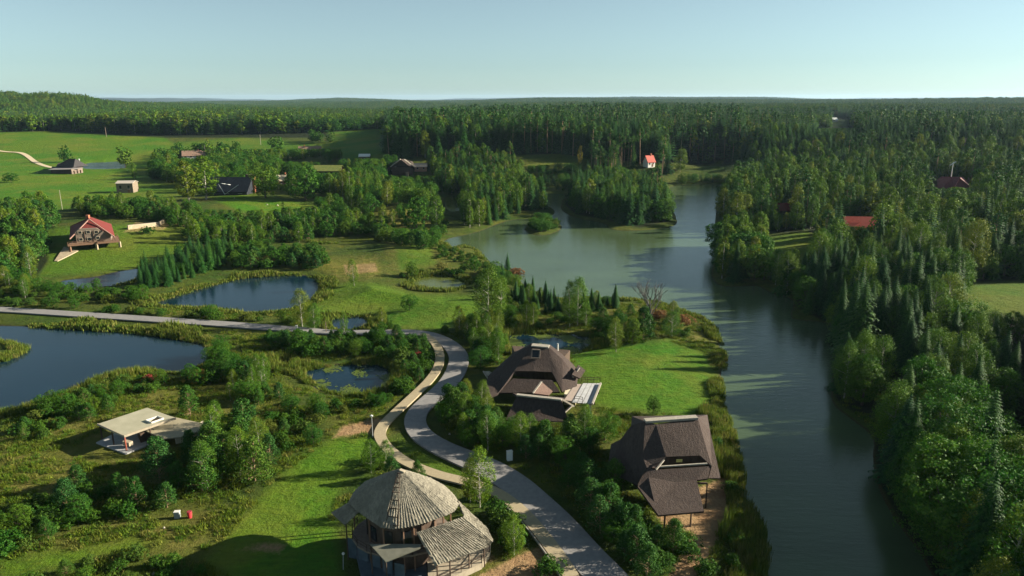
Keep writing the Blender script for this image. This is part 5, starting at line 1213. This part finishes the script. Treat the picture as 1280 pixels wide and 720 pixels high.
for kd in KINDS:
    m = np.nonzero(rest & (KD == kd))[0]
    if len(m) == 0: continue
    gen, h0, r0, cm, tm, nm = KINDS[kd]
    s = TA[m, 3]/h0; sc = np.stack([s*TA[m, 4], s*TA[m, 4], s], 1); rot = np.stack([np.zeros(len(m))]*2+[rng.uniform(0, 6.28, len(m))], 1)
    idx = np.array([LIBIDX[kd, lodof(f), int(rng.integers(0, 4))] for f in fw[m]])
    stuff(STL[kd][0], TA[m, :3], rot, sc, idx, STL[kd][1], STL[kd][2])
# far woods
x, y, s_ = polar(1350, 9500, 13, .0042)
z = H(x, y, np.full(x.shape, 60.0)); n_ = len(x)
gap = (np.sin(x*.0031+2)+np.sin(y*.0021+x*.0012)+np.sin(x*.0007-y*.0011)) > 2.35
k = ~gap; x, y, z, s_ = x[k], y[k], z[k], s_[k]; n_ = len(x)
hz = rng.uniform(.7, 1.25, n_)*(1+.18*np.sin(x*.004+1)*np.sin(y*.003))
stuff('far_forest', np.stack([x, y, z-1], 1), np.stack([np.zeros(n_)]*2+[rng.uniform(0, 6.28, n_)], 1), np.stack([s_/13*1.05, s_/13*1.05, hz], 1),
      np.array([LIBIDX['clump', 0, int(q)] for q in rng.integers(0, 4, n_)]), 'unbroken far forest fading to blue at the horizon', 'forest')
# reeds and rough grass
def shore_pts(bx, sp, dmin, dmax, cond):
    gx, gy = np.meshgrid(np.arange(bx[0], bx[1], sp), np.arange(bx[2], bx[3], sp))
    x = gx.ravel()+rng.uniform(-.5, .5, gx.size)*sp; y = gy.ravel()+rng.uniform(-.5, .5, gx.size)*sp
    d = sdf_water(x, y); ok = (d > dmin) & (d < dmax); x, y, d = x[ok], y[ok], d[ok]; z = H(x, y, d); px, py, fw = project(x, y, z)
    ok = cond(px, py) & (px > -60) & (px < 1330) & (py < 740); x, y, z, d, px, py = [a[ok] for a in (x, y, z, d, px, py)]
    ok = free(x, y, px, py, False, -1.2); return x[ok], y[ok], z[ok], d[ok], px[ok], py[ok]
edge_n = lambda x, y: np.sin(x*.21+1)+np.sin(y*.33+x*.1)+np.sin(x*.6-y*.45)*.5
x, y, z, d, px, py = shore_pts((-130, 120, 78, 300), .72, -.9, 6, lambda u, v: (u < 960) & ~((u > 640) & (v < 375)))
k = d < 2.0+1.3*edge_n(x, y)+(px < 300)*.9+((px > 850) & (py > 540))*1.6; x, y, z = x[k], y[k], np.maximum(z[k], -.2); n_ = len(x)
hs_ = rng.uniform(.55, 1.2, n_)*(.8+.2*edge_n(x, y))*np.where(y > 185, .72, 1)
stuff('reeds', np.stack([x, y, z], 1), np.stack([np.zeros(n_)]*2+[rng.uniform(0, 6.28, n_)], 1), np.stack([np.ones(n_)]*2+[hs_.clip(.4)], 1),
      np.array([LIBIDX['reed' if yy < 180 else 'reedfar', 0, int(q)] for q, yy in zip(rng.integers(0, 3, n_), y)]), 'tall olive and straw coloured reeds fringing the ponds and the lake', 'reeds')
x, y, z, d, px, py = shore_pts((-110, 75, 76, 215), .80, 1.5, 61, lambda u, v: v > 372)
ok = np.ones(len(x), bool)
for P in LAWN_NOTREE: ok &= sdf_poly(px, py, np.array(P, float)) > -1
for P, w in SAND: ok &= sdf_poly(px, py, np.array(P, float)) > 0
ok &= free(x, y, px, py, False, .6) & (rng.uniform(0, 1, len(x)) < .45+.3*np.sin(x*.4+y*.2)+.25*np.sin(y*.5-x*.15))
x, y, z = x[ok], y[ok], z[ok]; n_ = len(x)
q = rng.uniform(.5, 1.5, n_)
stuff('rough_grass', np.stack([x, y, z], 1), np.stack([np.zeros(n_)]*2+[rng.uniform(0, 6.28, n_)], 1), np.stack([q*1.1, q*1.1, q], 1),
      np.array([LIBIDX['grass', 0, int(k)] for k in rng.integers(0, 3, n_)]), 'tufts of rough olive grass on the unmown ground', 'grass')
print('plants', len(TA), 'individual', int(indiv.sum()), {k: int(((KD == k) & indiv).sum()) for k in KINDS}, 'reeds/grass', n_)
# ------------------------------------------------------------------ air
hm = bpy.data.materials.new('haze'); hm.use_nodes = True; n = hm.node_tree; n.nodes.clear()
out = n.nodes.new('ShaderNodeOutputMaterial'); vp = n.nodes.new('ShaderNodeVolumePrincipled'); vp.inputs['Color'].default_value = (.50, .72, .98, 1)
vp.inputs['Density'].default_value = HAZE; vp.inputs['Anisotropy'].default_value = .2; n.links.new(vp.outputs[0], out.inputs['Volume'])
mb = MB(); mb.box((0, 9400, -3), 60000, 40000, 150)
mb.f = [tuple(reversed(f)) for f in mb.f]; o = mb.build('haze', hm); tag(o, 'thin pale blue air over the landscape', 'haze', kind='stuff')
